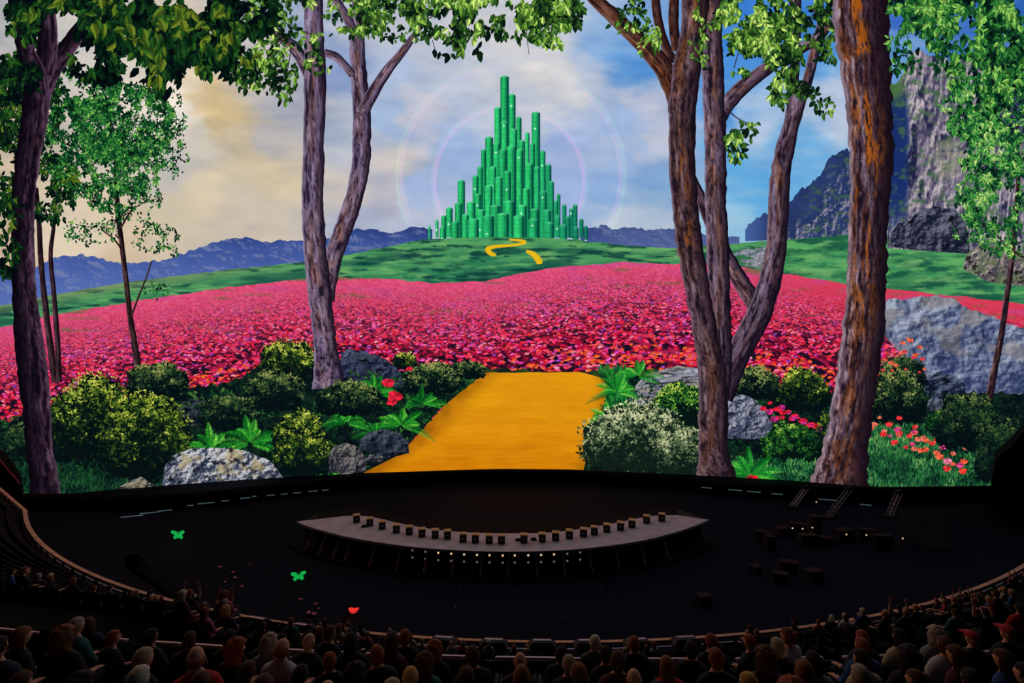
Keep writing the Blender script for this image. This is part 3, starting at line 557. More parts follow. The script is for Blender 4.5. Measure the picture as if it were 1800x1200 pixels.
# twin-trunk tree
T3 = tree(26, 'tall twin stemmed tree left of the towers', [
     [(632, -20, 24), (628, 60, 26), (630, 120, 28), (635, 180, 31), (636, 240, 32), (634, 290, 32), (622, 350, 32), (604, 400, 32), (590, 440, 32), (580, 480, 30), (575, 530, 24)],
     [(745, 32, 7), (736, 50, 10), (712, 85, 14), (680, 125, 18), (650, 172, 22), (636, 200, 24)], [(744, 34, 6), (738, 10, 6), (740, -20, 5)],
     [(440, 16, 14), (462, 36, 17), (495, 66, 19), (520, 88, 22), (545, 130, 24)], [(572, -20, 18), (592, 6, 18), (612, 36, 18), (624, 60, 14)], [(570, 92, 14), (590, 100, 15), (606, 116, 15), (620, 132, 14)],
     [(551, -20, 32), (552, 60, 35), (554, 130, 38), (552, 250, 37), (550, 350, 38), (553, 430, 40), (560, 500, 42), (567, 560, 40), (572, 610, 42), (576, 650, 50), (578, 682, 62)]],
     bark(730, (112, 94, 122), (26, 18, 38), (176, 160, 192), .35, -.35, oc=(150, 84, 40), brown=(104, 70, 66)),
     [('foliage', [(470, 70, 60, 55, 280, 13, .6), (450, 130, 40, 34, 130, 13, .8), (500, 130, 24, 50, 120, 13, .9), (560, 95, 28, 40, 90, 12, .8), (640, 20, 50, 44, 420, 13, .6), (700, 18, 56, 40, 420, 14, .6), (700, 48, 60, 22, 160, 13, .7), (770, 20, 54, 40, 480, 14, .7), (790, 62, 34, 44, 200, 15, .9), (756, 70, 16, 34, 60, 14, .9), (850, 12, 52, 34, 420, 15, .8), (845, 52, 22, 40, 120, 16, .9), (872, 55, 18, 34, 80, 15, .95), (480, 0, 70, 30, 300, 13, .6), (580, 30, 20, 30, 60, 12, .7)])],
     P=LEAFB, seed=85, tw=[[(500, 70, 2), (480, 90, 1.5), (470, 130, 1)], [(470, 45, 2), (440, 60, 1.5), (415, 80, 1)], [(545, 60, 2), (500, 40, 1.4), (450, 30, 1)], [(512, 85, 2), (506, 120, 1.4), (498, 160, 1)], [(740, 40, 2), (780, 20, 2), (830, 10, 1)], [(760, 70, 1.4), (768, 96, 1.2), (776, 102, 1)]])
# forked tree on the right
T4 = tree(26, 'large forked tree with three stems right of the towers', [
     [(1398, -20, 22), (1398, 60, 20), (1396, 130, 18), (1392, 190, 20), (1384, 240, 24)],
     [(1200, 280, 14), (1232, 350, 20), (1262, 420, 24), (1290, 475, 28), (1318, 520, 30), (1336, 556, 24)],
     [(1445, 40, 16), (1432, 90, 18), (1420, 140, 18), (1404, 180, 24), (1388, 230, 30), (1376, 280, 34), (1370, 330, 36), (1367, 400, 36), (1362, 450, 38), (1352, 500, 40), (1335, 550, 44), (1310, 600, 44), (1285, 650, 44), (1268, 700, 40)],
     [(1440, -10, 12), (1438, 20, 14), (1446, 50, 14)],
     [(1462, 34, 14), (1444, 60, 17), (1410, 84, 19), (1360, 112, 22), (1310, 150, 26), (1280, 180, 28), (1262, 210, 28)],
     [(1252, -20, 34), (1252, 60, 36), (1254, 150, 38), (1258, 250, 38), (1258, 350, 38), (1262, 450, 40), (1266, 550, 38), (1268, 640, 38), (1264, 700, 36)],
     [(1150, -20, 14), (1156, 30, 16), (1166, 70, 16), (1184, 110, 16)], [(1186, -20, 16), (1184, 40, 18), (1190, 90, 18)],
     [(1018, -30, 18), (1052, 4, 24), (1095, 44, 28), (1140, 88, 32), (1172, 130, 36), (1192, 180, 36)],
     [(1224, -20, 48), (1218, 60, 46), (1206, 130, 50), (1199, 200, 48), (1200, 300, 46), (1206, 380, 46), (1214, 440, 46), (1228, 520, 44), (1242, 600, 44), (1252, 660, 50), (1254, 740, 52), (1254, 800, 54), (1260, 846, 74)]],
     [bark(740+k, (102, 82, 104), (22, 14, 30), (158, 138, 160), .3, -.5, brown=(84, 54, 44)) for k in range(6)]+[bark(750, (70, 40, 34), (22, 12, 18), (120, 84, 80))]*2+[bark(752, (92, 54, 42), (28, 14, 20), (140, 100, 90), .3, -.4), bark(755, (84, 62, 70), (24, 14, 26), (148, 122, 138), .5, -.4, oc=(160, 84, 24), brown=(74, 44, 34))],
     [('foliage', [(930, 8, 60, 30, 420, 14, .8), (925, 50, 22, 46, 170, 15, .9), (962, 28, 34, 30, 200, 14, .8), (975, 60, 30, 22, 130, 14, .9), (1000, 20, 26, 30, 160, 14, .8), (1110, 20, 50, 34, 150, 12, .6), (1135, 60, 30, 36, 110, 12, .7), (1320, 30, 60, 50, 950, 13, .5), (1300, 90, 34, 40, 380, 13, .6), (1370, 60, 60, 60, 800, 13, .6), (1420, 110, 46, 60, 520, 13, .7), (1440, 30, 34, 50, 420, 13, .6), (1380, 150, 24, 36, 150, 12, .9), (1360, 150, 16, 26, 70, 12, .9), (1300, 228, 34, 20, 100, 12, .7), (1292, 254, 18, 30, 100, 12, .9), (1325, 225, 20, 12, 40, 11, .6), (1450, 180, 20, 20, 40, 12, .9), (1230, 60, 16, 60, 60, 12, .6)])],
     P=LEAFB, seed=90, tw=[[(1410, 90, 7), (1385, 96, 5), (1362, 82, 3), (1335, 54, 2)], [(1275, 190, 3), (1300, 210, 2), (1330, 222, 1.2)], [(925, 10, 2), (926, 60, 1.4), (930, 96, 1)], [(1000, 30, 2), (985, 50, 1.4), (970, 78, 1)], [(1290, 120, 2), (1300, 90, 1.5), (1322, 60, 1)]])
# thick trunk
T5 = tree(28.5, 'thickest trunk with orange flaking bark on the right', [
     [(1512, -20, 98), (1515, 60, 96), (1522, 120, 88), (1528, 200, 80), (1532, 270, 78), (1530, 340, 72), (1526, 420, 70), (1524, 480, 72), (1521, 540, 72), (1515, 600, 74), (1507, 660, 74), (1498, 720, 74), (1490, 770, 78), (1482, 815, 88), (1474, 862, 112)]],
     bark(760, (92, 70, 84), (24, 14, 26), (186, 164, 180), .85, -.75, oc=(176, 92, 20), brown=(92, 48, 32), bt=.8), [('foliage', [(1620, 40, 60, 50, 560, 14, .5), (1580, 80, 20, 50, 90, 12, .8), (1700, 50, 80, 60, 1000, 14, .5), (1770, 90, 50, 60, 700, 14, .5), (1650, 110, 50, 40, 260, 13, .6), (1740, 150, 60, 40, 500, 12, .6), (1620, 5, 60, 20, 300, 13, .5), (1770, 10, 60, 30, 500, 14, .5)])], P=LEAFM, seed=95, nw=41)
# dark left trunk
T1 = tree(28, 'dark trunk at the left edge of the picture', [
     [(188, -20, 26), (166, 20, 28), (132, 66, 30), (100, 108, 34), (76, 150, 40), (62, 200, 44)], [(78, -20, 34), (82, 30, 34), (84, 80, 36), (76, 130, 40)],
     [(24, -20, 26), (34, 40, 28), (46, 90, 32), (62, 140, 44), (62, 200, 48), (50, 270, 44), (42, 340, 42), (40, 420, 40), (42, 500, 42), (48, 570, 48), (56, 640, 54), (64, 720, 50), (70, 790, 48), (78, 850, 52), (80, 880, 58)]],
     bark(770, (58, 36, 56), (10, 6, 16), (128, 96, 124), .0, .7, brown=(34, 22, 30), bt=.7, ll=.8),
     [('foliage', [(110, 30, 110, 50, 1500, 20, .6), (220, 40, 80, 50, 900, 24, .7), (300, 60, 60, 60, 520, 22, .85), (262, 112, 26, 40, 70, 24, .95), (290, 122, 18, 36, 40, 24, .95), (350, 50, 70, 50, 620, 22, .85), (324, 105, 16, 44, 46, 24, .95), (362, 96, 20, 34, 60, 20, .95), (395, 96, 14, 36, 50, 18, .95), (400, 50, 50, 60, 500, 20, .8), (420, 110, 30, 34, 110, 17, .9), (440, 20, 50, 40, 500, 18, .7), (20, 120, 50, 80, 900, 17, .7), (10, 380, 24, 110, 260, 14, .7), (180, 110, 60, 30, 360, 17, .7)])],
     P=LEAFD, seed=99, tw=[[(180, 10, 6), (240, 20, 4), (320, 30, 2)], [(320, 30, 2), (400, 20, 2), (450, 10, 1)]])

# ================================================================== the auditorium
def P3(x, y, z):
    """picture position -> point at height z"""
    t = (CAM[2]-z)*F/(y-600.0); return Vector(((x-900)/F*t, t, z))
class MB:
    def __init__(s): s.b = bmesh.new()
    def box(s, c, sz, rz=0, rx=0, taper=1.0, bev=0.0, ry=0):
        g = bmesh.ops.create_cube(s.b, size=1); M = Matrix.Translation(c) @ Matrix.Rotation(rz, 4, 'Z') @ Matrix.Rotation(rx, 4, 'X') @ Matrix.Rotation(ry, 4, 'Y')
        for v in g['verts']:
            k = taper if v.co.z > 0 else 1.0
            v.co = M @ Vector((v.co.x*sz[0]*k, v.co.y*sz[1]*k, v.co.z*sz[2]))
        if bev:
            es = {e for v in g['verts'] for e in v.link_edges}; bmesh.ops.bevel(s.b, geom=list(es), offset=bev, segments=2, affect='EDGES')
        return s
    def bar(s, a, b, r=.03, n=6, r2=None):
        a, b = Vector(a), Vector(b); d = b-a; L = d.length
        g = bmesh.ops.create_cone(s.b, cap_ends=True, segments=n, radius1=r, radius2=r if r2 is None else r2, depth=L)
        M = Matrix.Translation((a+b)/2) @ d.to_track_quat('Z', 'Y').to_matrix().to_4x4(); bmesh.ops.transform(s.b, matrix=M, verts=g['verts']); return s
    def ball(s, c, r, sub=2, sc=(1, 1, 1)):
        g = bmesh.ops.create_icosphere(s.b, subdivisions=sub, radius=1)
        for v in g['verts']: v.co = Vector(c)+Vector((v.co.x*r*sc[0], v.co.y*r*sc[1], v.co.z*r*sc[2]))
        return g['verts']
    def build(s, name, mat, parent=None, smooth=False):
        me = bpy.data.meshes.new(name); s.b.to_mesh(me); s.b.free(); me.materials.append(mat)
        if smooth:
            for p in me.polygons: p.use_smooth = True
        return link(bpy.data.objects.new(name, me), parent)
def pydata(name, V, Fc, mat, parent=None, smooth=False):
    me = bpy.data.meshes.new(name); me.from_pydata([tuple(v) for v in V], [], Fc); me.materials.append(mat); me.update()
    if smooth:
        for p in me.polygons: p.use_smooth = True
    return link(bpy.data.objects.new(name, me), parent)
def copy_tree(o, parent=None):
    c = o.copy(); COL.objects.link(c)
    if parent is not None: c.parent = parent
    for ch in kids.get(o.name, []) if False else o.children: copy_tree(ch, c)
    return c

M_floor = material('black_stage_floor', (9, 19, 38), .9, .35, 2.5, spec=.12)
M_wall = material('black_fascia_paint', (16, 18, 24), .85, .2, 1, spec=.12)
M_conc = material('dark_tier_concrete', (20, 20, 26), .9, .25, 1.5, spec=.12)
M_deck = material('grey_deck_boards', (212, 204, 216), .6, .18, .6)
M_blk = material('black_metal', (24, 24, 28), .5, spec=.12)
M_box = material('black_road_case', (34, 32, 36), .6, .2, 3)
M_top = material('warm_lit_case_lid', (250, 196, 136), .6, .15, 3)  # orange light on the case tops put into the lid colour
M_steel = material('grey_steel', (190, 170, 180), .35, metal=.6)
M_rail = material('lit_rail_capping', (226, 160, 120), .5, .35, 1.1)  # orange pink light along the rail top put into the colour
M_pink = material('pink_lit_metal', (226, 176, 190), .35, metal=.3)  # pink light on handrails, struts and cabinet edges put into the colour
M_seat = material('dark_seat_fabric', (30, 26, 32), .9, .3, 30, spec=.12)
M_plas = material('seat_shell_plastic', (30, 30, 36), .45, spec=.12)
M_lamp = material('small_lamp_lens', (200, 190, 170), .3, emit=(255, 214, 170), estr=.75)
M_lampd = material('dim_lamp_lens', (150, 140, 130), .3, emit=(200, 180, 160), estr=.22)
M_dash = material('step_light_lens', (120, 140, 150), .4, emit=(120, 150, 165), estr=.22)
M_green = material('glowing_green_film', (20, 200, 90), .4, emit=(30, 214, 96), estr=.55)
M_redg = material('glowing_red_film', (230, 40, 40), .4, emit=(240, 50, 40), estr=.8)
M_pinkg = material('pink_petal_paper', (230, 110, 160), .7)
M_white = material('white_paper_bits', (220, 220, 230), .7)
M_glass = bpy.data.materials.new('guard_glass'); M_glass.use_nodes = True
_n = M_glass.node_tree; _n.nodes.clear(); _t = _n.nodes.new('ShaderNodeBsdfTransparent'); _g = _n.nodes.new('ShaderNodeBsdfGlossy'); _m = _n.nodes.new('ShaderNodeMixShader'); _o = _n.nodes.new('ShaderNodeOutputMaterial')
_t.inputs[0].default_value = (.8, .86, .88, 1); _g.inputs['Roughness'].default_value = .05; _m.inputs[0].default_value = .04
_n.links.new(_t.outputs[0], _m.inputs[1]); _n.links.new(_g.outputs[0], _m.inputs[2]); _n.links.new(_m.outputs[0], _o.inputs[0])

ORDN = ['first', 'second', 'third', 'fourth', 'fifth', 'sixth', 'seventh', 'eighth', 'ninth', 'tenth', 'eleventh', 'twelfth', 'thirteenth', 'fourteenth', 'fifteenth', 'sixteenth', 'seventeenth', 'eighteenth', 'nineteenth', 'twentieth', 'twenty-first', 'twenty-second', 'twenty-third', 'twenty-fourth']
def nth(i, n):
    return ORDN[i]+' from the left' if i < n/2 else (ORDN[n-1-i]+' from the right')
# stage floor
o = pydata('floor', [(-110, 20, 0), (110, 20, 0), (110, 112, 0), (-110, 112, 0)], [(0, 1, 2, 3)], M_floor); tag(o, kind='structure')
# wall under the screen, bowed like the screen's lower edge
ZT = 2.6
edge = [(-300, 869), (20, 869), (100, 869), (200, 869), (300, 868), (360, 864), (420, 858), (500, 848), (600, 838), (700, 831), (800, 827), (880, 825), (1000, 826), (1100, 830), (1180, 836), (1250, 843), (1330, 849), (1400, 853), (1480, 856), (1560, 857), (1660, 856), (1745, 855), (2100, 855)]
E = [P3(x, y, ZT) for x, y in edge]; V = []; Fc = []
for e in E: V += [(e.x, e.y, ZT), (e.x, e.y, 0), (e.x, e.y+.6, ZT), (e.x, e.y-.5, ZT-.5), (e.x, e.y-.5, ZT-.8), (e.x, e.y, ZT-.8)]
for i in range(len(E)-1):
    a, b = i*6, i*6+6; Fc += [(a+5, b+5, b+1, a+1), (a, b, b+2, a+2), (a, a+3, b+3, b), (a+3, a+4, b+4, b+3), (a+4, a+5, b+5, b+4)]
o = pydata('wall_stage', V, Fc, M_wall); tag(o, kind='structure')

# dark proscenium blocks at both sides
def side_block(name, pts, depth):
    f = [Vector(((x-900)/F*depth, depth, CAM[2]+(600-y)/F*depth)) for x, y in pts]; n = len(f); b = [v+Vector((5.6 if pts[0][0] > 900 else -5.6, 6, 0)) for v in f]
    o = pydata(name, f+b, [tuple(range(n))]+[(i, (i+1) % n, n+(i+1) % n, n+i) for i in range(n)]+[tuple(range(2*n-1, n-1, -1))], M_wall); tag(o, kind='structure')
side_block('wall_right', [(1742, 870), (1742, 846), (1752, 806), (1776, 786), (1806, 752), (1900, 690), (1900, 920), (1742, 905)], 78)
side_block('wall_left', [(-80, 780), (0, 806), (18, 826), (34, 850), (40, 880), (-80, 900)], 78)
mb = MB(); a = Vector(((-3-900)/F*77, 77, CAM[2]+(600-806)/F*77)); b = Vector(((34-900)/F*77, 77, CAM[2]+(600-850)/F*77)); mb.bar(a, b, .14)
tag(mb.build('stair_handrail', M_redg if False else material('red_lit_handrail', (200, 60, 70), .4)), 'short red sloping handrail at the far left end of the stage wall', 'handrail', None)

# ---- bowl geometry
RCX, RCY = 2.5, 89.0
def sm(a, b, x): t = min(1, max(0, (x-a)/(b-a))); return t*t*(3-2*t)
ZL0 = 11.8
def lower_z(r, phi):
    a = abs(math.degrees(phi)); s = .40+.25*sm(4, 9, a)+.06*sm(15, 32, a); return ZL0+(r-63.2)*s
def upper_z(r, phi=0): return 25.58-(89-r)*.437
PHL = R_(47)
def polar(r, phi, z):
    """point of the bowl: an arc in the middle that runs on straight past 47 degrees"""
    p = max(-PHL, min(PHL, phi)); ex = abs(phi-p)*63; sg = 1 if phi > 0 else -1
    return Vector((RCX+r*math.sin(p)+sg*.8*ex, RCY-r*math.cos(p)+.6*ex, z))
LP = .92; UP = .85
def rowL(k): return 64.0+k*LP
def rowU(k): return 81.0+k*UP
def tiers(name, rows, zf, ph0, ph1, n, r_first, pitch):
    V = []; Fc = []
    for i in range(n+1):
        ph = R_(ph0+(ph1-ph0)*i/n); zp = None
        for k in range(rows):
            r0 = r_first+(k-.5)*pitch; z = zf(r_first+k*pitch, ph)
            V += [polar(r0, ph, (zp if zp is not None else z-1.5)), polar(r0, ph, z), polar(r0+pitch, ph, z)]; zp = z
    m = rows*3
    for i in range(n):
        for k in range(m-1):
            a = i*m+k; Fc.append((a, a+m, a+m+1, a+1))
    o = pydata(name, V, Fc, M_conc); tag(o, kind='structure'); return o
tiers('floor_lower_tiers', 16, lower_z, -62, 62, 124, 64.0, LP)
tiers('floor_balcony_tiers', 12, upper_z, -22, 22, 60, 81.0, UP)

def ring(name, prof, r0, ph0, ph1, n, mat, parent=None, zf=None):
    """profile of (dr, z) swept round the bowl"""
    V = []; Fc = []; m = len(prof)
    for i in range(n+1):
        ph = R_(ph0+(ph1-ph0)*i/n)
        for dr, z in prof: V.append(polar(r0+dr, ph, z))
    for i in range(n):
        for k in range(m): a = i*m+k; b = i*m+(k+1) % m; Fc.append((a, b, b+m, a+m))
    Fc += [tuple(range(m)), tuple(range(n*m+m-1, n*m-1, -1))]
    return pydata(name, V, Fc, mat, parent)
# pit wall with its long capped rail
o = ring('wall_pit', [(0, 0), (0, 12.2), (.35, 12.2), (.35, 0)], 63.0, -60, 60, 120, M_wall); tag(o, kind='structure')
rl = empty('bowl_railing', polar(63, 0, 12.2)); tag(rl, 'long curved railing with painted orange pink light on top around the dark stage pit', 'railing')
inv = Matrix.Translation(-rl.location)
c = ring('rail_capping', [(-.02, 12.74), (-.02, 12.82), (.28, 12.88), (.28, 12.76)], 63.0, -60, 60, 240, M_rail, rl); c.matrix_parent_inverse = inv
c = ring('lower_rail', [(.1, 12.42), (.1, 12.48), (.16, 12.48), (.16, 12.42)], 63.0, -60, 60, 240, M_steel, rl); c.matrix_parent_inverse = inv
for i in range(80):
    ph = R_(-59.25+1.5*i); q = polar(63.15, ph, 12.5)
    if i == 0: pm = MB().box((0, 0, 0), (.12, .12, .62)).build('post', M_blk, rl); pm.location = q; pm.rotation_euler.z = ph; pm.matrix_parent_inverse = inv
    else: c = pm.copy(); COL.objects.link(c); c.location = q; c.rotation_euler.z = ph
# glass guard of the balcony
for i in range(13):
    ph = R_((i-6)*1.45); g = empty('balcony_guard', polar(80.35, ph, 21.75), ph); 
    tag(g, 'clear glass balcony guard with a thin handrail painted pink-lit, '+nth(i, 13), 'guard rail', 'glass guards along the balcony')
    MB().box((0, 0, .42), (1.86, .02, .84)).build('glass_pane', M_glass, g); mm = MB(); mm.box((0, 0, .88), (1.5 if i % 2 else 1.9, .07, .05), bev=.015).build('handrail', M_pink, g)
    MB().box((0, .02, .02), (1.95, .16, .1)).build('base_shoe', M_blk, g)

# ---- stage platform
ZD = 3.1
front = [(522, 916), (540, 924), (570, 933), (610, 943), (660, 952), (710, 959), (760, 964), (820, 967.5), (880, 969), (940, 968.5), (1000, 966), (1060, 960), (1110, 953), (1150, 945), (1190, 934), (1220, 924), (1246, 913)]
back = [(560, 912), (585, 909), (610, 906.5), (645, 907), (675, 913), (705, 920), (750, 928), (800, 934), (860, 936.5), (910, 937), (960, 936), (1000, 932), (1040, 926), (1080, 919), (1120, 911), (1150, 906), (1190, 905)]
FP = spline([list(P3(x, y, ZD)) for x, y in front], 80); BP = spline([list(P3(x, y, ZD)) for x, y in back], 80)
pf = empty('stage_platform', (0, 64, 0)); tag(pf, 'long crescent shaped stage platform with a pale grey deck', 'stage platform')
pinv = Matrix.Translation((0, -64, 0))
def slab(name, A, B, z1, z0, mat):
    n = len(A); V = [(p[0], p[1], z1) for p in A]+[(p[0], p[1], z1) for p in B]+[(p[0], p[1], z0) for p in A]+[(p[0], p[1], z0) for p in B]; Fc = []
    for i in range(n-1):
        Fc += [(i, i+1, n+i+1, n+i), (2*n+i, 3*n+i, 3*n+i+1, 2*n+i+1), (i, 2*n+i, 2*n+i+1, i+1), (n+i, n+i+1, 3*n+i+1, 3*n+i)]
    Fc += [(0, n, 3*n, 2*n), (n-1, 3*n-1, 4*n-1, 2*n-1)]
    o = pydata(name, V, Fc, mat, pf); o.matrix_parent_inverse = pinv; return o
slab('deck', FP, BP, ZD, ZD-.28, M_deck)
BP2 = BP.copy(); BP2[:, 1] += 3.4; BP2[:, 0] *= 1.05
slab('back_step', BP, BP2, ZD-.05, ZD-.5, M_wall)
FI = FP.copy(); FI[:, 1] += 1.6; FI[:, 0] *= .985; slab('skirt', FI, BP2, ZD-.28, .02, M_blk)
FO = FP.copy(); FO[:, 1] -= 1.0; FO[:, 0] *= 1.03; slab('foot_ring', FO, FI, .25, .02, M_wall)
for zx, zy in [(-140, 350), (-70, 395), (0, 420), (60, 440), (185, 465), (318, 480), (458, 490), (598, 498), (742, 505), (882, 505), (1028, 503), (1165, 495), (1303, 475), (1440, 455), (1570, 430), (1690, 395)]:
    x = 600+zx/3; y = np.interp(x, [a for a, b in front], [b for a, b in front]); q = P3(x, y, ZD-.3); q.y -= .05
    ft = Vector((q.x*1.035, q.y-1.1, .25)); m = MB().bar(q, ft, .11, 6).bar(q+Vector((0, 1.5, -1.6)), ft, .07, 5).build('strut', M_pink, pf); m.matrix_parent_inverse = pinv
for li, zx in enumerate((360, 430, 500, 570, 640, 710, 778, 850, 915, 988, 1058, 1128, 1200, 1270)):
    x = 600+zx/3; y = np.interp(x, [a for a, b in front], [b for a, b in front]); q = P3(x, y, ZD); q.y += 1.45; q.x *= .99
    near = abs(zx-815) < 330
    l = empty('under_deck_lamp', (q.x, q.y-.35, 1.7)); tag(l, 'small warm lamp under the platform front edge, '+nth(li, 14), 'lamp', 'lamps under the platform edge')
    MB().box((0, .2, 0), (.36, .3, 1.5), bev=.03).build('housing', M_box, l)
    for zz, mt in ((.45, M_lamp if near else M_lampd), (-.42, M_lampd)):
        m = MB(); m.ball((0, .03, zz), .14, 2, (1, .5, 1)); m.build('lens', mt, l, True)
# cases standing on the deck
boxes = [(680-0, 908, 1), (80/3+600, 330/3+800), (650, 916), (671.7, 921.6), (696.7, 928), (719.3, 931), (741.7, 935), (765, 937), (786.7, 938.5), (814, 944), (835.7, 945.3), (860, 946.5), (881.7, 947), (921, 945.6), (953.3, 944), (976.7, 941.6), (1001, 938), (1025.7, 935), (1045, 931.6), (1066.7, 927), (1091, 923.5), (1111, 919), (1136.7, 911.5), (1163.5, 908)]
boxes = boxes[1:]
c0 = None
for i, bxy in enumerate(boxes):
    x, y = bxy[0], bxy[1]; q = P3(x, y+7, ZD)
    if c0 is None:
        c0 = empty('stage_case', q); MB().box((0, 0, .47), (.86, .8, .9), bev=.04).build('body', M_box, c0); MB().box((0, 0, .98), (.94, .88, .14), bev=.03).build('lid', M_top, c0); MB().box((0, -.42, .5), (.3, .05, .1)).build('handle', M_steel, c0); o = c0
    else:
        o = copy_tree(c0); o.location = q
    o.rotation_euler.z = -(x-880)/400*.55
    tag(o, 'black case, lid painted warm-lit, in the row on the platform, '+nth(i, len(boxes)), 'equipment case', 'cases in a row on the stage platform')
for i, (x, y) in enumerate([(911, 950), (938, 949), (640, 926), (1092, 931)]):
    q = P3(x, y, ZD); m = MB(); m.box((0, 0, .16), (.8, .5, .3), taper=.6, bev=.04); o = m.build('floor_monitor', M_box); o.location = q
    tag(o, ['low black wedge monitor on the deck left of the middle gap', 'low black wedge monitor on the deck right of the middle gap', 'low black wedge monitor near the left end of the deck', 'low black wedge monitor near the right end of the deck'][i], 'monitor speaker')

# slim light slots at the foot of the stage wall
for i, (x, y, L) in enumerate([(232, 907, 3), (262, 901, 2.6), (290, 897, 2), (335, 888, .9), (362, 884, 2.4), (396, 880, 1.2), (431, 875, 1.6), (447, 872, .7), (476, 870, 1.3), (500, 868, 1.1), (522, 866, 1.4), (550, 863, 1.6), (572, 861, 1.2), (1242, 857, 1.8), (1292, 861, 2.4), (1325, 864, 2.2), (1366, 868, 1.8), (1455, 878, 3), (1522, 887, 1.6)]):
    q = P3(x, y, .15); wd_ = np.interp(x, [a for a, b in edge], [e.y for e in E])-.35; dd = min(q.y, wd_); q = Vector(((x-900)/F*dd, dd, CAM[2]-(y-600)/F*dd)); t = -.30 if x < 900 else .30
    if i == 0: dm = MB().box((0, 0, 0), (1, .2, .12)).build('floor_light', M_dash); o = dm
    else: o = dm.copy(); COL.objects.link(o)
    o.location = q; o.scale.x = L; o.rotation_euler.z = t*-1 if x > 900 else .35
    tag(o, 'dim slim floor light along the wall under the screen, '+nth(i, 19), 'floor light', 'dim floor lights along the stage wall')

# cabinets behind the bowl railing
for i, (x, y) in enumerate([(452, 1097), (533, 1105), (615, 1111), (697, 1116), (780, 1119), (868, 1121), (953, 1119), (1033, 1115), (1120, 1110), (1205, 1098)]):
    dirx = (x-900)/F; r = 63.95
    A = dirx**2+1; B = -2*(dirx*RCX+RCY); C = RCX**2+RCY**2-r*r; t = (-B-math.sqrt(B*B-4*A*C))/(2*A); ph = math.atan2(dirx*t-RCX, RCY-t)
    o = empty('low_cabinet', polar(r, ph, ZL0), ph) if i == 0 else copy_tree(cab0)
    if i == 0:
        cab0 = o; MB().box((0, 0, .6), (1.15, .6, 1.2), bev=.03).build('body', M_box, o); MB().box((0, 0, 1.27), (1.4, .66, .26), taper=.68, bev=.03).build('hood', M_box, o); MB().box((0, 0, 1.41), (.86, .12, .03)).build('lit_top_edge', M_pink, o)  # thin pink strip stands in for light on the hood's top edge
    o.location = polar(r, ph, ZL0+.18); o.rotation_euler.z = ph
    tag(o, 'dark cabinet with sloping hood behind the curved railing, '+nth(i, 10), 'cabinet', 'hooded cabinets along the bowl railing')

# things on the dark stage floor
def put(o, q, label, cat, group=None, rz=0): o.location = q; o.rotation_euler.z = rz; tag(o, label, cat, group); return o
def butterfly(q, label, s, rz=0):
    b = empty('butterfly_prop', q, rz); tag(b, label, 'butterfly prop')
    m = MB(); m.bar((0, 0, 0), (0, 0, .9*s), .05*s, 6, .03*s); m.build('body', M_green, b)
    for sg in (-1, 1):
        V = [(0, 0, .35*s), (sg*.25*s, -.1*s, .95*s), (sg*.75*s, -.2*s, 1.1*s), (sg*.9*s, -.2*s, .8*s), (sg*.45*s, -.1*s, .45*s), (sg*.65*s, -.12*s, .2*s), (sg*.4*s, -.1*s, -.1*s), (sg*.12*s, 0, .1*s)]
        n = len(V); V2 = V+[(x, y+.03, z) for x, y, z in V]
        pydata('wing', V2, [tuple(range(n)), tuple(range(2*n-1, n-1, -1))]+[(i, (i+1) % n, n+(i+1) % n, n+i) for i in range(n)], M_green, b)
butterfly(P3(318, 946, 0)+Vector((0, -.5, .2)), 'glowing green butterfly prop on the dark floor left of the platform', 1.1)
butterfly(P3(528, 1018, 0)+Vector((0, -.5, .2)), 'glowing green butterfly prop below the left tip of the platform', .95, .3)
def petal(R, mat):
    m = MB(); v = m.ball((0, 0, 0), R, 2, (1, .8, .35))
    for w_ in v: w_.co.z += .5*R*(w_.co.x/R)**2
    return m.build('petal', mat, None, True)
pr = petal(.55, M_redg); put(pr, P3(622, 1080, 0)+Vector((0, 0, .4)), 'bright red glowing petal on the floor near the railing', 'petal')
pp = petal(.25, M_pinkg)
for i, (x, y, s, m) in enumerate([(387, 999, 1.2, 0), (409, 1008, .9, 1), (413, 1018, 1, 1), (396, 1025, .8, 0), (425, 1033, .9, 2), (438, 993, .5, 1), (529, 1056, 1, 2), (555, 1064, .9, 2), (542, 1080, 1.2, 0), (553, 1082, 1.2, 0), (560, 1072, .7, 1)]):
    o = pp if i == 0 else pp.copy()
    if i: COL.objects.link(o)
    o.scale = (s, s, s); put(o, P3(x, y, 0)+Vector((0, 0, .15)), 'small dim pink petal on the dark floor near the railing, '+nth(sorted([387, 409, 413, 396, 425, 438, 529, 555, 542, 553, 560]).index(x), 11), 'petal', 'pink petals scattered on the floor', i)
r9 = np.random.default_rng(44); m = MB()
for k in range(70):
    x, y = r9.uniform(640, 1220), r9.uniform(1018, 1090); q = P3(x, y, .03); m.box(q, (.06, .06, .02), r9.uniform(0, 3))
tag(m.build('confetti', M_white), 'tiny pale bits of confetti scattered on the dark floor', 'confetti', kind='stuff')

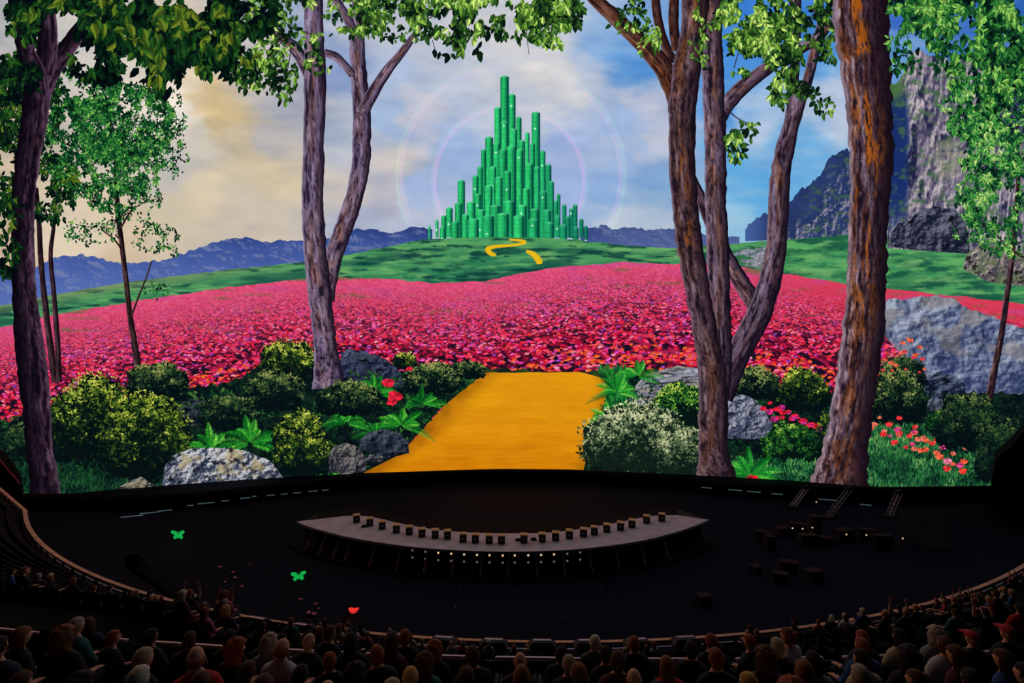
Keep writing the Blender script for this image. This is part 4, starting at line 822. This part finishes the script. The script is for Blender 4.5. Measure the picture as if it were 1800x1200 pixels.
# equipment park right of the platform
for i, (x0, y0, x1, y1) in enumerate([(1416, 858, 1392, 892), (1492, 860, 1454, 910), (1580, 866, 1562, 908)]):
    a = P3(x1, y1, 0); d = a.y*1.03; b = Vector(((x0-900)/F*d, d, CAM[2]+(600-y0)/F*d))
    t = empty('lighting_tower', a); tag(t, ['leaning truss tower nearest the platform on the dark right floor', 'leaning truss tower in the middle of the three on the right floor', 'leaning truss tower farthest right on the dark floor'][i], 'truss tower')
    v = b-a; m = MB()
    for ox, oy in ((-.35, -.3), (.35, -.3), (-.35, .3), (.35, .3)): m.bar((ox, oy, 0), v+Vector((ox, oy, 0)), .06, 5)
    for k in range(7):
        f = k/6; g2 = (k+1)/7; q = v*f
        for s_ in (-.3, .3): m.bar(q+Vector((-.35, s_, 0)), v*min(1, g2)+Vector((.35, s_, 0)), .03, 4)
    m.build('truss', M_steel, t); MB().box((0, 0, .12), (1.7, 1.4, .24), bev=.03).build('base', M_blk, t); m2 = MB(); m2.box(v+Vector((0, 0, .2)), (1.0, .7, .5), bev=.05); m2.build('lamp_head', M_box, t)
eq = [(1340, 950, 1.6, 1.2), (1352, 964, 1.2, 1.6), (1376, 940, 2.0, 1.0), (1404, 938, 2.2, 1.4), (1432, 934, 1.6, 2.2), (1420, 956, 2.4, 1.2), (1452, 958, 1.6, 1.0), (1484, 950, 2.6, 1.5), (1524, 946, 2.2, 1.2), (1550, 962, 2.4, 1.6), (1386, 1002, 2.0, 1.0), (1372, 1020, 1.5, .8), (1430, 1018, 2.0, 1.0), (1328, 1004, 1.2, .6), (1236, 1060, 1.5, .8)]
for i, (x, y, w_, h_) in enumerate(eq):
    q = P3(x, y, 0); e = empty('road_case', q, r9.uniform(-.5, .5)); tag(e, 'dark equipment case on the floor right of the platform, '+nth(sorted(eq).index(eq[i]), len(eq)), 'equipment case', 'equipment cases on the right floor')
    MB().box((0, 0, h_/2+.1), (w_, 1.2, h_), bev=.06).build('body', M_box, e); MB().box((0, 0, h_+.12), (w_*1.02, 1.24, .08), bev=.02).build('lid', M_blk, e)
    for sx_ in (-1, 1): m = MB(); m.box((sx_*w_*.42, -.4, .06), (.12, .12, .12)); m.build('caster', M_blk, e)
for i, (x, y) in enumerate([(1393, 928), (1411, 929), (1428, 927), (1435, 882), (1488, 939), (1523, 940), (1587, 946), (1661, 906)]):
    q = P3(x, y, 1.8); l = empty('work_light', (q.x, q.y, 0)); tag(l, 'tiny white work light on a thin stand among the cases, '+nth(i, 8), 'work light', 'work lights among the right hand cases')
    MB().bar((0, 0, 0), (0, 0, 1.7), .04).build('stand', M_blk, l); m = MB(); m.ball((0, 0, 1.8), .11); m.build('bulb', M_lamp, l, True)
q = P3(1625, 958, 0); bd = empty('scenery_panel', q, -.5); tag(bd, 'tall grey panel leaning at the right end of the stage floor', 'panel')
MB().box((0, 0, 2.4), (5.2, .25, 4.6), rx=-.2, bev=.05).build('panel_face', material('grey_canvas_panel', (78, 92, 92), .9, .15, .5), bd); MB().bar((-1.5, 2.2, 0), (-1.5, .4, 3.8), .08).build('brace', M_blk, bd); MB().bar((1.5, 2.2, 0), (1.5, .4, 3.8), .08).build('brace', M_blk, bd)
# ramp wall on the left
a, b, c_ = P3(238, 990, 6), P3(246, 978, 7), P3(318, 1044, 6)
V = [P3(236, 992, 5.5), P3(300, 1030, 5.5), P3(322, 1048, 5.5), P3(330, 1050, 6.2), P3(252, 984, 8.2), P3(243, 972, 9.2)]; V2 = [v+Vector((-.6, -.6, 0)) for v in V]
n = len(V); o = pydata('wall_ramp', V+V2, [tuple(range(n)), tuple(range(2*n-1, n-1, -1))]+[(i, n+i, n+(i+1) % n, (i+1) % n) for i in range(n)], M_conc); tag(o, kind='structure')

# ---- seats
def make_seat():
    s = empty('folding_seat'); MB().box((0, .02, .42), (.47, .42, .10), bev=.03).build('cushion', M_seat, s)
    MB().box((0, -.27, .70), (.48, .08, .56), rx=.16, bev=.03).build('backrest', M_seat, s); MB().box((0, -.12, .22), (.08, .2, .4)).box((0, -.25, .05), (.3, .3, .06)).build('pedestal', M_blk, s)
    for sg in (-1, 1): MB().box((sg*.26, -.04, .60), (.05, .38, .05), bev=.012).box((sg*.26, -.2, .35), (.04, .06, .5)).build('armrest', M_plas, s)
    return s
seat0 = make_seat(); seat_used = False; seats = 0; taken = set()
def put_seat(q, ph, label, group):
    global seat_used, seats
    o = copy_tree(seat0) if seat_used else seat0; seat_used = True; seats += 1
    o.location = q; o.rotation_euler.z = ph; tag(o, label, 'seat', group)
SP = .60
def slot(level, k, j):
    r = rowU(k) if level else rowL(k); ph = j*SP/r; z = upper_z(r) if level else lower_z(r, ph); return polar(r, ph, z), ph, r
def proj(q): return 900+F*q.x/q.y, 600+F*(CAM[2]-q.z)/q.y

# ---- people
def lathe_head(): pass
def skin_mesh(name, verts, edges, radii, root=0, sub=1):
    me = bpy.data.meshes.new(name+'_s'); me.from_pydata(verts, edges, []); ob = bpy.data.objects.new(name+'_s', me); COL.objects.link(ob)
    md = ob.modifiers.new('s', 'SKIN'); md.use_smooth_shade = True; md.branch_smoothing = .6
    for i, r in enumerate(radii):
        sv = me.skin_vertices[0].data[i]; sv.radius = (r, r) if not isinstance(r, tuple) else r; sv.use_root = (i == root)
    sb = ob.modifiers.new('b', 'SUBSURF'); sb.levels = sub; sb.render_levels = sub
    dg = bpy.context.evaluated_depsgraph_get(); dg.update(); m2 = bpy.data.meshes.new_from_object(ob.evaluated_get(dg)); m2.name = name
    for p_ in m2.polygons: p_.use_smooth = True
    bpy.data.objects.remove(ob); return m2
def head_r(nx, ny, nz):
    """skull and face as distance from the middle of the head"""
    x, y, z = nx*.077, ny*.098, nz*(.112 if nz > 0 else .122)
    if nz < 0:
        x *= 1-.24*(-nz)
        if ny < 0: y *= 1-.30*(-nz)
    k = 1.0
    g = lambda cx, cz, s, a: a*math.exp(-((nx-cx)**2+(nz-cz)**2)/s) if ny > 0 else 0
    k += g(0, -.14, .012, .24)+g(0, -.02, .010, .10)+g(0, .20, .10, .04)-g(.33, .04, .02, .08)-g(-.33, .04, .02, .08)+g(0, -.50, .015, .05)-g(0, -.42, .006, .05)+g(0, -.80, .06, .06)
    return Vector((x*k if abs(nz) > .5 or ny < 0 else x, y*k, z))
HC = Vector((0, -.02, 1.215))
def head_bm(b, grow=0.0, sub=4):
    g = bmesh.ops.create_icosphere(b, subdivisions=sub, radius=1)
    for v in g['verts']: n = v.co.copy(); v.co = HC+head_r(*n)+n*grow
    return g['verts']
def body_mesh(arms_up, name):
    V = []; E_ = []; Rr = []
    def ad(p, r, prev=None):
        V.append(p); Rr.append(r)
        if prev is not None: E_.append((prev, len(V)-1))
        return len(V)-1
    pel = ad((0, -.02, .55), (.175, .13), None); sp1 = ad((0, -.05, .74), (.155, .12), pel); sp2 = ad((0, -.065, .91), (.175, .125), sp1); up = ad((0, -.06, 1.02), (.12, .095), sp2)
    nk = ad((0, -.045, 1.10), .064, up); ad((0, -.03, 1.16), .060, nk)
    for sg in (-1, 1):
        sh = ad((sg*.16, -.065, .985), .078, up)
        if arms_up: el = ad((sg*.27, .04, 1.10), .056, sh); wr = ad((sg*.24, .08, 1.35), .036, el); hb = ad((sg*.235, .085, 1.41), (.038, .024), wr); hdn = (0, 0, 1)
        else: el = ad((sg*.24, -.02, .74), .056, sh); wr = ad((sg*.16, .20, .635), .036, el); hb = ad((sg*.145, .26, .625), (.038, .024), wr); hdn = (0, 1, -.15)
        base = Vector(V[hb]); d = Vector(hdn).normalized(); kn = ad(tuple(base+d*.045), (.042, .020), hb)
        for fi in range(4):
            off = Vector((sg*(fi-1.5)*.022, 0, 0)); ln = (.062, .074, .070, .055)[fi]
            f1 = ad(tuple(base+d*.075+off), .011, kn); f2 = ad(tuple(base+d*(.075+ln*.55)+off*1.15+Vector((0, .012, -.004))), .010, f1); ad(tuple(base+d*(.075+ln)+off*1.2+Vector((0, .026, -.012))), .009, f2)
        t1 = ad(tuple(base+d*.02+Vector((-sg*.045, .012, 0))), .014, hb); ad(tuple(base+d*.055+Vector((-sg*.058, .022, 0))), .011, t1)
        hp = ad((sg*.10, .05, .50), .100, pel); kne = ad((sg*.13, .42, .50), .070, hp); an = ad((sg*.13, .44, .11), .046, kne); ad((sg*.14, .56, .06), .042, an)
    sk = skin_mesh(name+'_skin', V, E_, Rr, sub=2); ob = bpy.data.objects.new('tmp', sk); COL.objects.link(ob)
    b = bmesh.new(); head_bm(b)
    for sg in (-1, 1):
        g = bmesh.ops.create_icosphere(b, subdivisions=2, radius=1)
        for v in g['verts']: v.co = Vector((sg*.076+v.co.x*.014, -.03+v.co.y*.020-v.co.x*sg*.012, 1.215+v.co.z*.031))
    hm = bpy.data.meshes.new('tmph'); b.to_mesh(hm); b.free(); hob = bpy.data.objects.new('tmph', hm); COL.objects.link(hob)
    md = ob.modifiers.new('u', 'BOOLEAN'); md.operation = 'UNION'; md.solver = 'EXACT'; md.use_self = True; md.object = hob
    dg = bpy.context.evaluated_depsgraph_get(); dg.update(); m2 = bpy.data.meshes.new_from_object(ob.evaluated_get(dg)); m2.name = name
    for p_ in m2.polygons: p_.use_smooth = True
    bpy.data.objects.remove(ob); bpy.data.objects.remove(hob)
    return m2, sk
def garment(name, src, cuts, keep, grow):
    """cloth cut from the body's own surface: split along planes, keep faces, push out along the normals"""
    b = bmesh.new(); b.from_mesh(src); b.normal_update()
    for v in b.verts: v.co = v.co+v.normal*grow
    for co, no in cuts: bmesh.ops.bisect_plane(b, geom=list(b.verts)+list(b.edges)+list(b.faces), plane_co=co, plane_no=no, dist=1e-5)
    bmesh.ops.delete(b, geom=[f for f in b.faces if not keep(f.calc_center_median())], context='FACES')
    left = set(b.faces); isl = []
    while left:
        st = [left.pop()]; cur = []
        while st:
            f = st.pop(); cur.append(f)
            for e in f.edges:
                for g in e.link_faces:
                    if g in left: left.discard(g); st.append(g)
        isl.append(cur)
    big = max(len(c) for c in isl)
    bmesh.ops.delete(b, geom=[f for c in isl if len(c) < big*.3 for f in c], context='FACES')
    me = bpy.data.meshes.new(name); b.to_mesh(me); b.free()
    for p_ in me.polygons: p_.use_smooth = True
    return me
m_body, sk_a = body_mesh(False, 'person_body'); m_bodyu, sk_b = body_mesh(True, 'person_body_raised')
m_shirt = garment('shirt', sk_a, [((0, 0, .555), (0, 0, 1)), ((0, 0, 1.075), (0, .35, 1)), ((0, .165, 0), (0, 1, 0))], lambda c: c.z > .555 and c.y < .165 and c.z+.35*c.y < 1.075, .012)
m_shirtu = garment('shirt_raised', sk_b, [((0, 0, .555), (0, 0, 1)), ((0, 0, 1.075), (0, .35, 1)), ((.25, 0, 1.12), (.3, .1, 1)), ((-.25, 0, 1.12), (-.3, .1, 1))], lambda c: c.z > .555 and c.y < .2 and ((abs(c.x) < .12 and c.z+.35*c.y < 1.075) or (abs(c.x) >= .12 and .3*(abs(c.x)-.25)+.1*c.y+(c.z-1.12) < 0)), .012)
m_trou = garment('trousers', sk_a, [((0, 0, .60), (0, 0, 1)), ((0, .12, 0), (0, 1, 0)), ((0, 0, .585), (0, 0, 1)), ((0, 0, .12), (0, 0, 1))], lambda c: c.z > .12 and (c.z < .60 if c.y < .12 else c.z < .585), .009)
m_shoe = garment('shoes', sk_a, [((0, 0, .12), (0, 0, 1))], lambda c: c.z < .12, .012)
def hair_mesh(style, seed):
    b = bmesh.new(); vs = bmesh.ops.create_icosphere(b, subdivisions=4, radius=1)['verts']
    for v in vs:
        n = v.co.copy(); nz = float(fbm(np.array(n.x*5+9), np.array(n.z*5+n.y*3+9), 3, seed)); gr = .008+.010*nz
        if style in ('long', 'tail', 'bun'): gr += .004
        if style == 'curly': gr = .022+.045*float(fbm(np.array(n.x*7+9), np.array(n.z*7+n.y*4+9), 2, seed))
        p_ = head_r(*n)+n*gr; line = .42 if style != 'long' else .38
        face = n.y > .12 and n.z < line+.25*(1-n.y)*0
        if face or (abs(n.x) > .75 and n.z < -.18 and style == 'short') : p_ = head_r(*n)*.86
        elif style == 'short' and n.z < -.72: p_ = head_r(*n)*.8
        elif style in ('long', 'curly') and n.z < 0 and n.y < .12: p_.z -= (-n.z)**1.2*(.17 if style == 'long' else .06); p_.y -= .02*(-n.z); p_.x *= 1+.35*(-n.z)
        elif style == 'fringe' and (n.z > .12 or n.z < -.6): p_ = head_r(*n)*.9
        v.co = HC+p_
    if style == 'bun':
        for v in bmesh.ops.create_icosphere(b, subdivisions=2, radius=.045)['verts']: v.co += Vector((0, -.13, 1.29))
    if style == 'tail':
        for v in bmesh.ops.create_icosphere(b, subdivisions=3, radius=1)['verts']: v.co = Vector((v.co.x*.034, v.co.y*.034-.145, v.co.z*.13+1.15))
    me = bpy.data.meshes.new('hair_'+style); b.to_mesh(me); b.free()
    for p_ in me.polygons: p_.use_smooth = True
    return me
HS = {s: hair_mesh(s, i+3) for i, s in enumerate(['short', 'long', 'curly', 'fringe', 'bun', 'tail'])}
_b = bmesh.new()
for sg in (-1, 1):
    for v in bmesh.ops.create_icosphere(_b, subdivisions=2, radius=.0105)['verts']: v.co = Vector((v.co.x*1.2, v.co.y, v.co.z*.7))+Vector((sg*.031, .061, 1.221))
m_eye = bpy.data.meshes.new('eyes'); _b.to_mesh(m_eye); _b.free(); m_eye.materials.append(material('eye', (70, 52, 44), .3))
def cap_mesh():
    b = bmesh.new(); g = bmesh.ops.create_uvsphere(b, u_segments=18, v_segments=10, radius=1)
    for v in b.verts: v.co = Vector((v.co.x*.092, v.co.y*.112-.022, max(v.co.z, -.05)*.085+1.262))
    g = bmesh.ops.create_cube(b, size=1)
    for v in g['verts']: v.co = Vector((v.co.x*.14, v.co.y*.11+.115, v.co.z*.014+1.262))
    me = bpy.data.meshes.new('cap'); b.to_mesh(me); b.free()
    for p_ in me.polygons: p_.use_smooth = True
    return me
CAPM = cap_mesh()
def objmat(name, sw, noise, sc, rough=.85):
    return [(n, material(name+'_'+n, c, rough, noise, sc)) for n, c in sw]
SKIN = objmat('skin', [('pale', (236, 172, 142)), ('tan', (200, 134, 100)), ('brown', (124, 78, 56))], .05, 10, .6)
HAIRC = dict(objmat('hair', [('black', (44, 32, 30)), ('dark brown', (96, 60, 42)), ('brown', (150, 92, 56)), ('auburn', (166, 84, 56)), ('blond', (226, 170, 100)), ('grey', (190, 170, 150)), ('white', (236, 220, 200))], .35, 60))
CLO = dict(objmat('cloth', [('black', (24, 24, 28)), ('navy', (26, 36, 70)), ('dark grey', (54, 54, 60)), ('blue', (40, 84, 160)), ('white', (206, 202, 206)), ('red', (196, 30, 40)), ('olive', (78, 80, 52)), ('maroon', (92, 26, 40)), ('cream', (196, 180, 150)), ('pink', (206, 96, 120)), ('teal', (30, 110, 110)), ('pale grey', (140, 140, 148))], .12, 25))
M_tr = material('dark_trousers', (30, 32, 44), .9)
_mv = {}
def var(mesh, mat):
    key = (mesh.name, mat.name)
    if key not in _mv: m_ = mesh.copy(); m_.materials.clear(); m_.materials.append(mat); _mv[key] = m_
    return _mv[key]
used_labels = {}
people = []
ORD = ['first', 'second', 'third', 'fourth', 'fifth', 'sixth', 'seventh', 'eighth', 'ninth', 'tenth', 'eleventh', 'twelfth', 'thirteenth', 'fourteenth', 'fifteenth', 'sixteenth', 'seventeenth', 'eighteenth', 'nineteenth', 'twentieth', 'twenty-first', 'twenty-second', 'twenty-third', 'twenty-fourth']
HAIRN = {'short': 'short', 'long': 'long', 'curly': 'big curly', 'fringe': 'balding', 'bun': 'bunned', 'tail': 'ponytailed'}
def person(q, ph, hair='short', hc='brown', cl='black', skin=0, up=False, cap=None, scale=1.0, label=None, group=None, yaw=0, simple=False):
    p_ = empty('person', q, ph+yaw); p_.scale = (scale,)*3
    sm_ = SKIN[skin][1]
    link(bpy.data.objects.new('body', var(m_bodyu if up else m_body, sm_)), p_)
    link(bpy.data.objects.new('shirt', var(m_shirtu if up else m_shirt, CLO[cl])), p_)
    link(bpy.data.objects.new('trousers', var(m_trou, M_tr)), p_)
    if not simple: link(bpy.data.objects.new('shoes', var(m_shoe, M_blk)), p_); link(bpy.data.objects.new('eyes', m_eye), p_)
    if cap: link(bpy.data.objects.new('cap', var(CAPM, CLO[cap])), p_)
    elif hair != 'bald': link(bpy.data.objects.new('hair', var(HS[hair], HAIRC[hc])), p_)
    tag(p_, label, 'person', group); people.append(p_); return p_
def nearest(px, py, level, hh=1.215):
    """the free seat slot whose sitter's head shows nearest a picture position"""
    best = None
    ks = range(0, 11) if level else range(0, 15)
    for k in ks:
        r = rowU(k) if level else rowL(k); dx = (px-900)/F
        A = dx*dx+1; B = -2*(dx*RCX+RCY); C = RCX**2+RCY**2-r*r; D = B*B-4*A*C
        if D < 0: continue
        t = (-B-math.sqrt(D))/(2*A)
        if t < 1.5: continue
        j0 = round(math.atan2(dx*t-RCX, RCY-t)*r/SP)
        for j in (j0-1, j0, j0+1):
            if (level, k, j) in taken or (level == 0 and k == 0 and abs(j*SP/r) < R_(28)): continue
            q, ph, _ = slot(level, k, j); x, y = proj(q+Vector((0, 0, hh)))
            e = math.hypot(x-px, (y-py)*1.2)
            if best is None or e < best[0]: best = (e, k, j, q, ph, x, y)
    return best
NEAR = [(27, 1122, 'long', 'brown', 'black', 0), (98, 1140, 'curly', 'brown', 'black', 0), (130, 1143, 'short', 'grey', 'teal', 0), (147, 1110, 'long', 'dark brown', 'navy', 0), (215, 1110, 'short', 'auburn', 'black', 0), (267, 1120, 'short', 'black', 'black', 1),
 (345, 1130, 'tail', 'dark brown', 'maroon', 0), (400, 1143, 'curly', 'auburn', 'black', 0), (280, 1180, 'short', 'grey', 'black', 0), (332, 1162, 'fringe', 'auburn', 'red', 0), (65, 1182, 'long', 'dark brown', 'pink', 0), (170, 1188, 'curly', 'black', 'black', 1), (20, 1185, 'short', 'black', 'navy', 0), (226, 1192, 'short', 'white', 'blue', 0),
 (480, 1155, 'fringe', 'auburn', 'white', 0), (515, 1160, 'short', 'black', 'black', 1), (542, 1162, 'bald', 'brown', 'black', 0), (568, 1152, 'short', 'auburn', 'black', 0), (465, 1130, 'curly', 'grey', 'pale grey', 0), (424, 1118, 'short', 'black', 'black', 0), (522, 1192, 'bald', 'brown', 'navy', 0), (488, 1178, 'long', 'dark brown', 'black', 0), (450, 1194, 'short', 'dark brown', 'black', 0), (556, 1178, 'curly', 'black', 'dark grey', 1),
 (615, 1182, 'short', 'auburn', 'black', 0), (640, 1168, 'long', 'black', 'black', 0), (686, 1160, 'long', 'dark brown', 'maroon', 0), (717, 1136, 'short', 'auburn', 'navy', 0), (788, 1150, 'curly', 'auburn', 'black', 0), (775, 1178, 'curly', 'dark brown', 'teal', 0), (852, 1158, 'short', 'dark brown', 'black', 0), (908, 1172, 'bald', 'brown', 'black', 0), (965, 1168, 'short', 'grey', 'black', 0), (984, 1142, 'short', 'black', 'black', 1),
 (1022, 1150, 'short', 'white', 'olive', 0), (1048, 1138, 'short', 'black', 'black', 0), (1072, 1172, 'tail', 'dark brown', 'maroon', 0), (1100, 1146, 'short', 'auburn', 'navy', 0), (1130, 1174, 'fringe', 'auburn', 'black', 0), (1192, 1160, 'long', 'brown', 'red', 0), (660, 1196, 'bun', 'grey', 'white', 0), (730, 1196, 'short', 'blond', 'pink', 0), (1040, 1194, 'short', 'brown', 'black', 0), (1160, 1196, 'short', 'black', 'cream', 1),
 (1207, 1158, 'short', 'black', 'black', 0), (1252, 1122, 'short', 'auburn', 'black', 0), (1278, 1168, 'short', 'brown', 'black', 0), (1315, 1132, 'short', 'auburn', 'dark grey', 0), (1338, 1165, 'curly', 'dark brown', 'black', 0), (1370, 1135, 'short', 'grey', 'black', 0), (1392, 1132, 'bun', 'brown', 'white', 0), (1410, 1158, 'long', 'black', 'pale grey', 0), (1322, 1188, 'short', 'blond', 'cream', 0), (1440, 1192, 'short', 'brown', 'red', 0),
 (1480, 1168, 'short', 'black', 'cream', 0), (1482, 1112, 'long', 'auburn', 'navy', 0), (1532, 1110, 'short', 'auburn', 'blue', 0), (1574, 1124, 'long', 'black', 'cream', 0), (1600, 1100, 'curly', 'grey', 'pale grey', 0), (1628, 1122, 'tail', 'dark brown', 'white', 0), (1572, 1168, 'curly', 'black', 'black', 1), (1644, 1150, 'long', 'dark brown', 'maroon', 0), (1700, 1160, 'short', 'black', 'navy', 0), (1755, 1150, 'long', 'dark brown', 'blue', 0), (1790, 1180, 'short', 'black', 'black', 0),
 (1520, 1195, 'short', 'grey', 'black', 0), (1380, 1195, 'curly', 'auburn', 'black', 0), (380, 1190, 'long', 'dark brown', 'dark grey', 0), (590, 1135, 'short', 'dark brown', 'black', 0), (820, 1195, 'short', 'dark brown', 'dark grey', 0), (960, 1196, 'long', 'brown', 'black', 0)]
SIDE = [(40, 1010, 'short', 'auburn', 'black', 0, 0), (53, 1030, 'curly', 'auburn', 'black', 0, 0), (70, 1018, 'short', 'black', 'black', 0, 0), (87, 1046, 'long', 'brown', 'dark grey', 0, 0), (128, 1062, 'long', 'auburn', 'black', 0, 0), (153, 1064, 'short', 'auburn', 'black', 0, 0), (12, 1040, 'short', 'black', 'blue', 0, 0), (47, 1074, 'short', 'grey', 'black', 0, 0), (110, 1090, 'tail', 'auburn', 'red', 0, 0),
 (1660, 1048, 'short', 'black', 'blue', 0, 1), (1678, 1056, 'bald', 'brown', 'black', 0, 0), (1580, 1058, 'short', 'black', 'black', 0, 1), (1722, 1056, 'short', 'black', 'navy', 1, 1), (1757, 1040, 'bald', 'brown', 'pale grey', 0, 0), (1688, 1026, 'short', 'black', 'black', 0, 1), (1775, 1010, 'long', 'dark brown', 'black', 0, 1), (1622, 1072, 'short', 'dark brown', 'white', 0, 0), (1700, 1080, 'short', 'black', 'teal', 0, 0), (1740, 1086, 'short', 'black', 'black', 0, 1), (1790, 1060, 'short', 'black', 'red', 0, 0),
 (1640, 1040, 'short', 'auburn', 'maroon', 0, 0), (1770, 965, 'short', 'dark brown', 'black', 0, 0), (1790, 985, 'short', 'black', 'navy', 0, 0), (25, 1052, 'short', 'dark brown', 'navy', 0, 0), (1610, 1040, 'short', 'blond', 'black', 0, 0)]
CAPS = {(1738, 1100): 'red', (1684, 1122): 'red'}
ann = []
for (px, py, h_, hc, cl, sk) in NEAR+[(1738, 1100, 'short', 'black', 'black', 0), (1684, 1122, 'short', 'black', 'olive', 0)]:
    b_ = nearest(px, py, 1); taken.add((1, b_[1], b_[2])); ann.append([1, b_, h_, hc, cl, sk, 0, CAPS.get((px, py))])
for (px, py, h_, hc, cl, sk, up) in SIDE:
    b_ = nearest(px, py, 0); taken.add((0, b_[1], b_[2])); ann.append([0, b_, h_, hc, cl, sk, up, None])
# filler neighbours and distant people further down
rp = np.random.default_rng(17)
far_zones = [((250, 425), (1045, 1095), 46, 0), ((440, 700), (1096, 1122), 40, 0), ((180, 330), (1040, 1080), 12, 0), ((1180, 1330), (1080, 1110), 34, 0), ((1320, 1560), (1028, 1086), 52, 0), ((700, 1180), (1122, 1134), 16, 0), ((1580, 1800), (1030, 1092), 20, 0), ((0, 150), (1020, 1085), 8, 0), ((0, 1800), (1150, 1205), 26, 1)]
for (xr_, yr_, n_, lv) in far_zones:
    for _ in range(n_):
        px, py = rp.uniform(*xr_), rp.uniform(*yr_); b_ = nearest(px, py, lv)
        if b_ is None or b_[0] > (14 if not lv else 26): continue
        taken.add((lv, b_[1], b_[2])); hs = ['short', 'long', 'curly', 'short', 'bald'][rp.integers(5)]; hc = list(HAIRC)[rp.integers(0, 7)]; cl = list(CLO)[rp.integers(12) if not lv else rp.integers(3)]
        ann.append([lv, b_, hs, hc, cl, int(rp.integers(0, 2)), rp.random() < (.06 if not lv else 0), None])
# label each by look, place and neighbours
cnt = {}
for a_ in ann:
    lv, b_, h_, hc, cl, sk, up, cap = a_; dist = (b_[3]-Vector(CAM)).length
    hd_ = f'{cap} cap' if cap else ('bald head' if h_ == 'bald' else f'{HAIRN[h_]} {hc} hair')
    zone = 'near balcony' if lv else ('left stand' if b_[5] < 900 else 'right stand')
    cnt.setdefault(f'person with {hd_}, {cl} top'+(', arms raised' if up else '')+f', {zone}', []).append(a_)
for d_, L_ in cnt.items():
    L_.sort(key=lambda a_: a_[1][5])
    for i, (lv, b_, h_, hc, cl, sk, up, cap) in enumerate(L_):
        lb = d_ if len(L_) == 1 else d_+f', {ORD[i]} such from left'
        person(b_[3], b_[4], h_, hc, cl, sk, bool(up), cap, rp.uniform(.95, 1.08), lb, 'people on the near balcony' if lv else ('people on the left stand' if b_[5] < 900 else 'people on the right stand'), rp.normal(0, .25), simple=(b_[3]-Vector(CAM)).length > 24)

# seats: those that show largest one by one, the rest of the lower tiers as one mass
for k in range(0, 6):
    for j in range(-16, 16):
        q, ph, r = slot(1, k, j); x, y = proj(q+Vector((0, 0, .8)))
        if (k < 3 and -40 < x < 1840 and y < 1215) or (1, k, j) in taken: put_seat(q, ph, f'dark folding seat on the near balcony, {ORD[k]} row behind the glass, '+nth(j+16, 32), 'folding seats on the near balcony')
cand = []
for k in range(0, 15):
    for j in range(-110, 111):
        q, ph, r = slot(0, k, j); 
        if q.y < 4 or (k == 0 and abs(math.degrees(ph)) < 28): continue
        x, y = proj(q+Vector((0, 0, .8)))
        if -20 < x < 1820 and y < 1150: cand.append((q.length_squared if False else (q-Vector(CAM)).length, k, j, q, ph))
cand.sort(key=lambda c_: c_[0]); cut = max(0, 295-seats)
rows_ = {}
for c_ in cand[:cut]: rows_.setdefault((c_[3].x < 0, c_[1]), []).append(c_)
for c_ in cand[:cut]:
    R__ = sorted(rows_[(c_[3].x < 0, c_[1])], key=lambda a: a[3].x/a[3].y); ix = R__.index(c_)
    side = 'left' if c_[3].x < 0 else 'right'
    put_seat(c_[3], c_[4], f'dark folding seat on the {side} stand, {ORD[c_[1]]} row up, '+(ORD[ix]+' from left' if ix < 24 else 'far end'), f'folding seats on the {side} stand, {ORD[c_[1]]} row')
V = []; Fc = []
def qbox(q, ph, c, sz):
    base = len(V); cs, sn = math.cos(ph), math.sin(ph)
    for dz in (-.5, .5):
        for dx, dy in ((-.5, -.5), (.5, -.5), (.5, .5), (-.5, .5)):
            lx = c[0]+dx*sz[0]; ly = c[1]+dy*sz[1]; V.append((q.x+lx*cs-ly*sn, q.y+lx*sn+ly*cs, q.z+c[2]+dz*sz[2]))
    Fc.extend([(base, base+3, base+2, base+1), (base+4, base+5, base+6, base+7)]+[(base+i, base+(i+1) % 4, base+4+(i+1) % 4, base+4+i) for i in range(4)])
for c_ in [c for c in cand[cut:] if (0, c[1], c[2]) not in taken]: qbox(c_[3], c_[4], (0, .02, .42), (.47, .42, .1)); qbox(c_[3], c_[4], (0, -.27, .70), (.48, .09, .56))
o = pydata('folding_seats', V, Fc, M_seat); tag(o, 'long curved rows of dark empty folding seats on the lower tiers', 'seats', 'folding seats on the lower tiers', 'stuff')
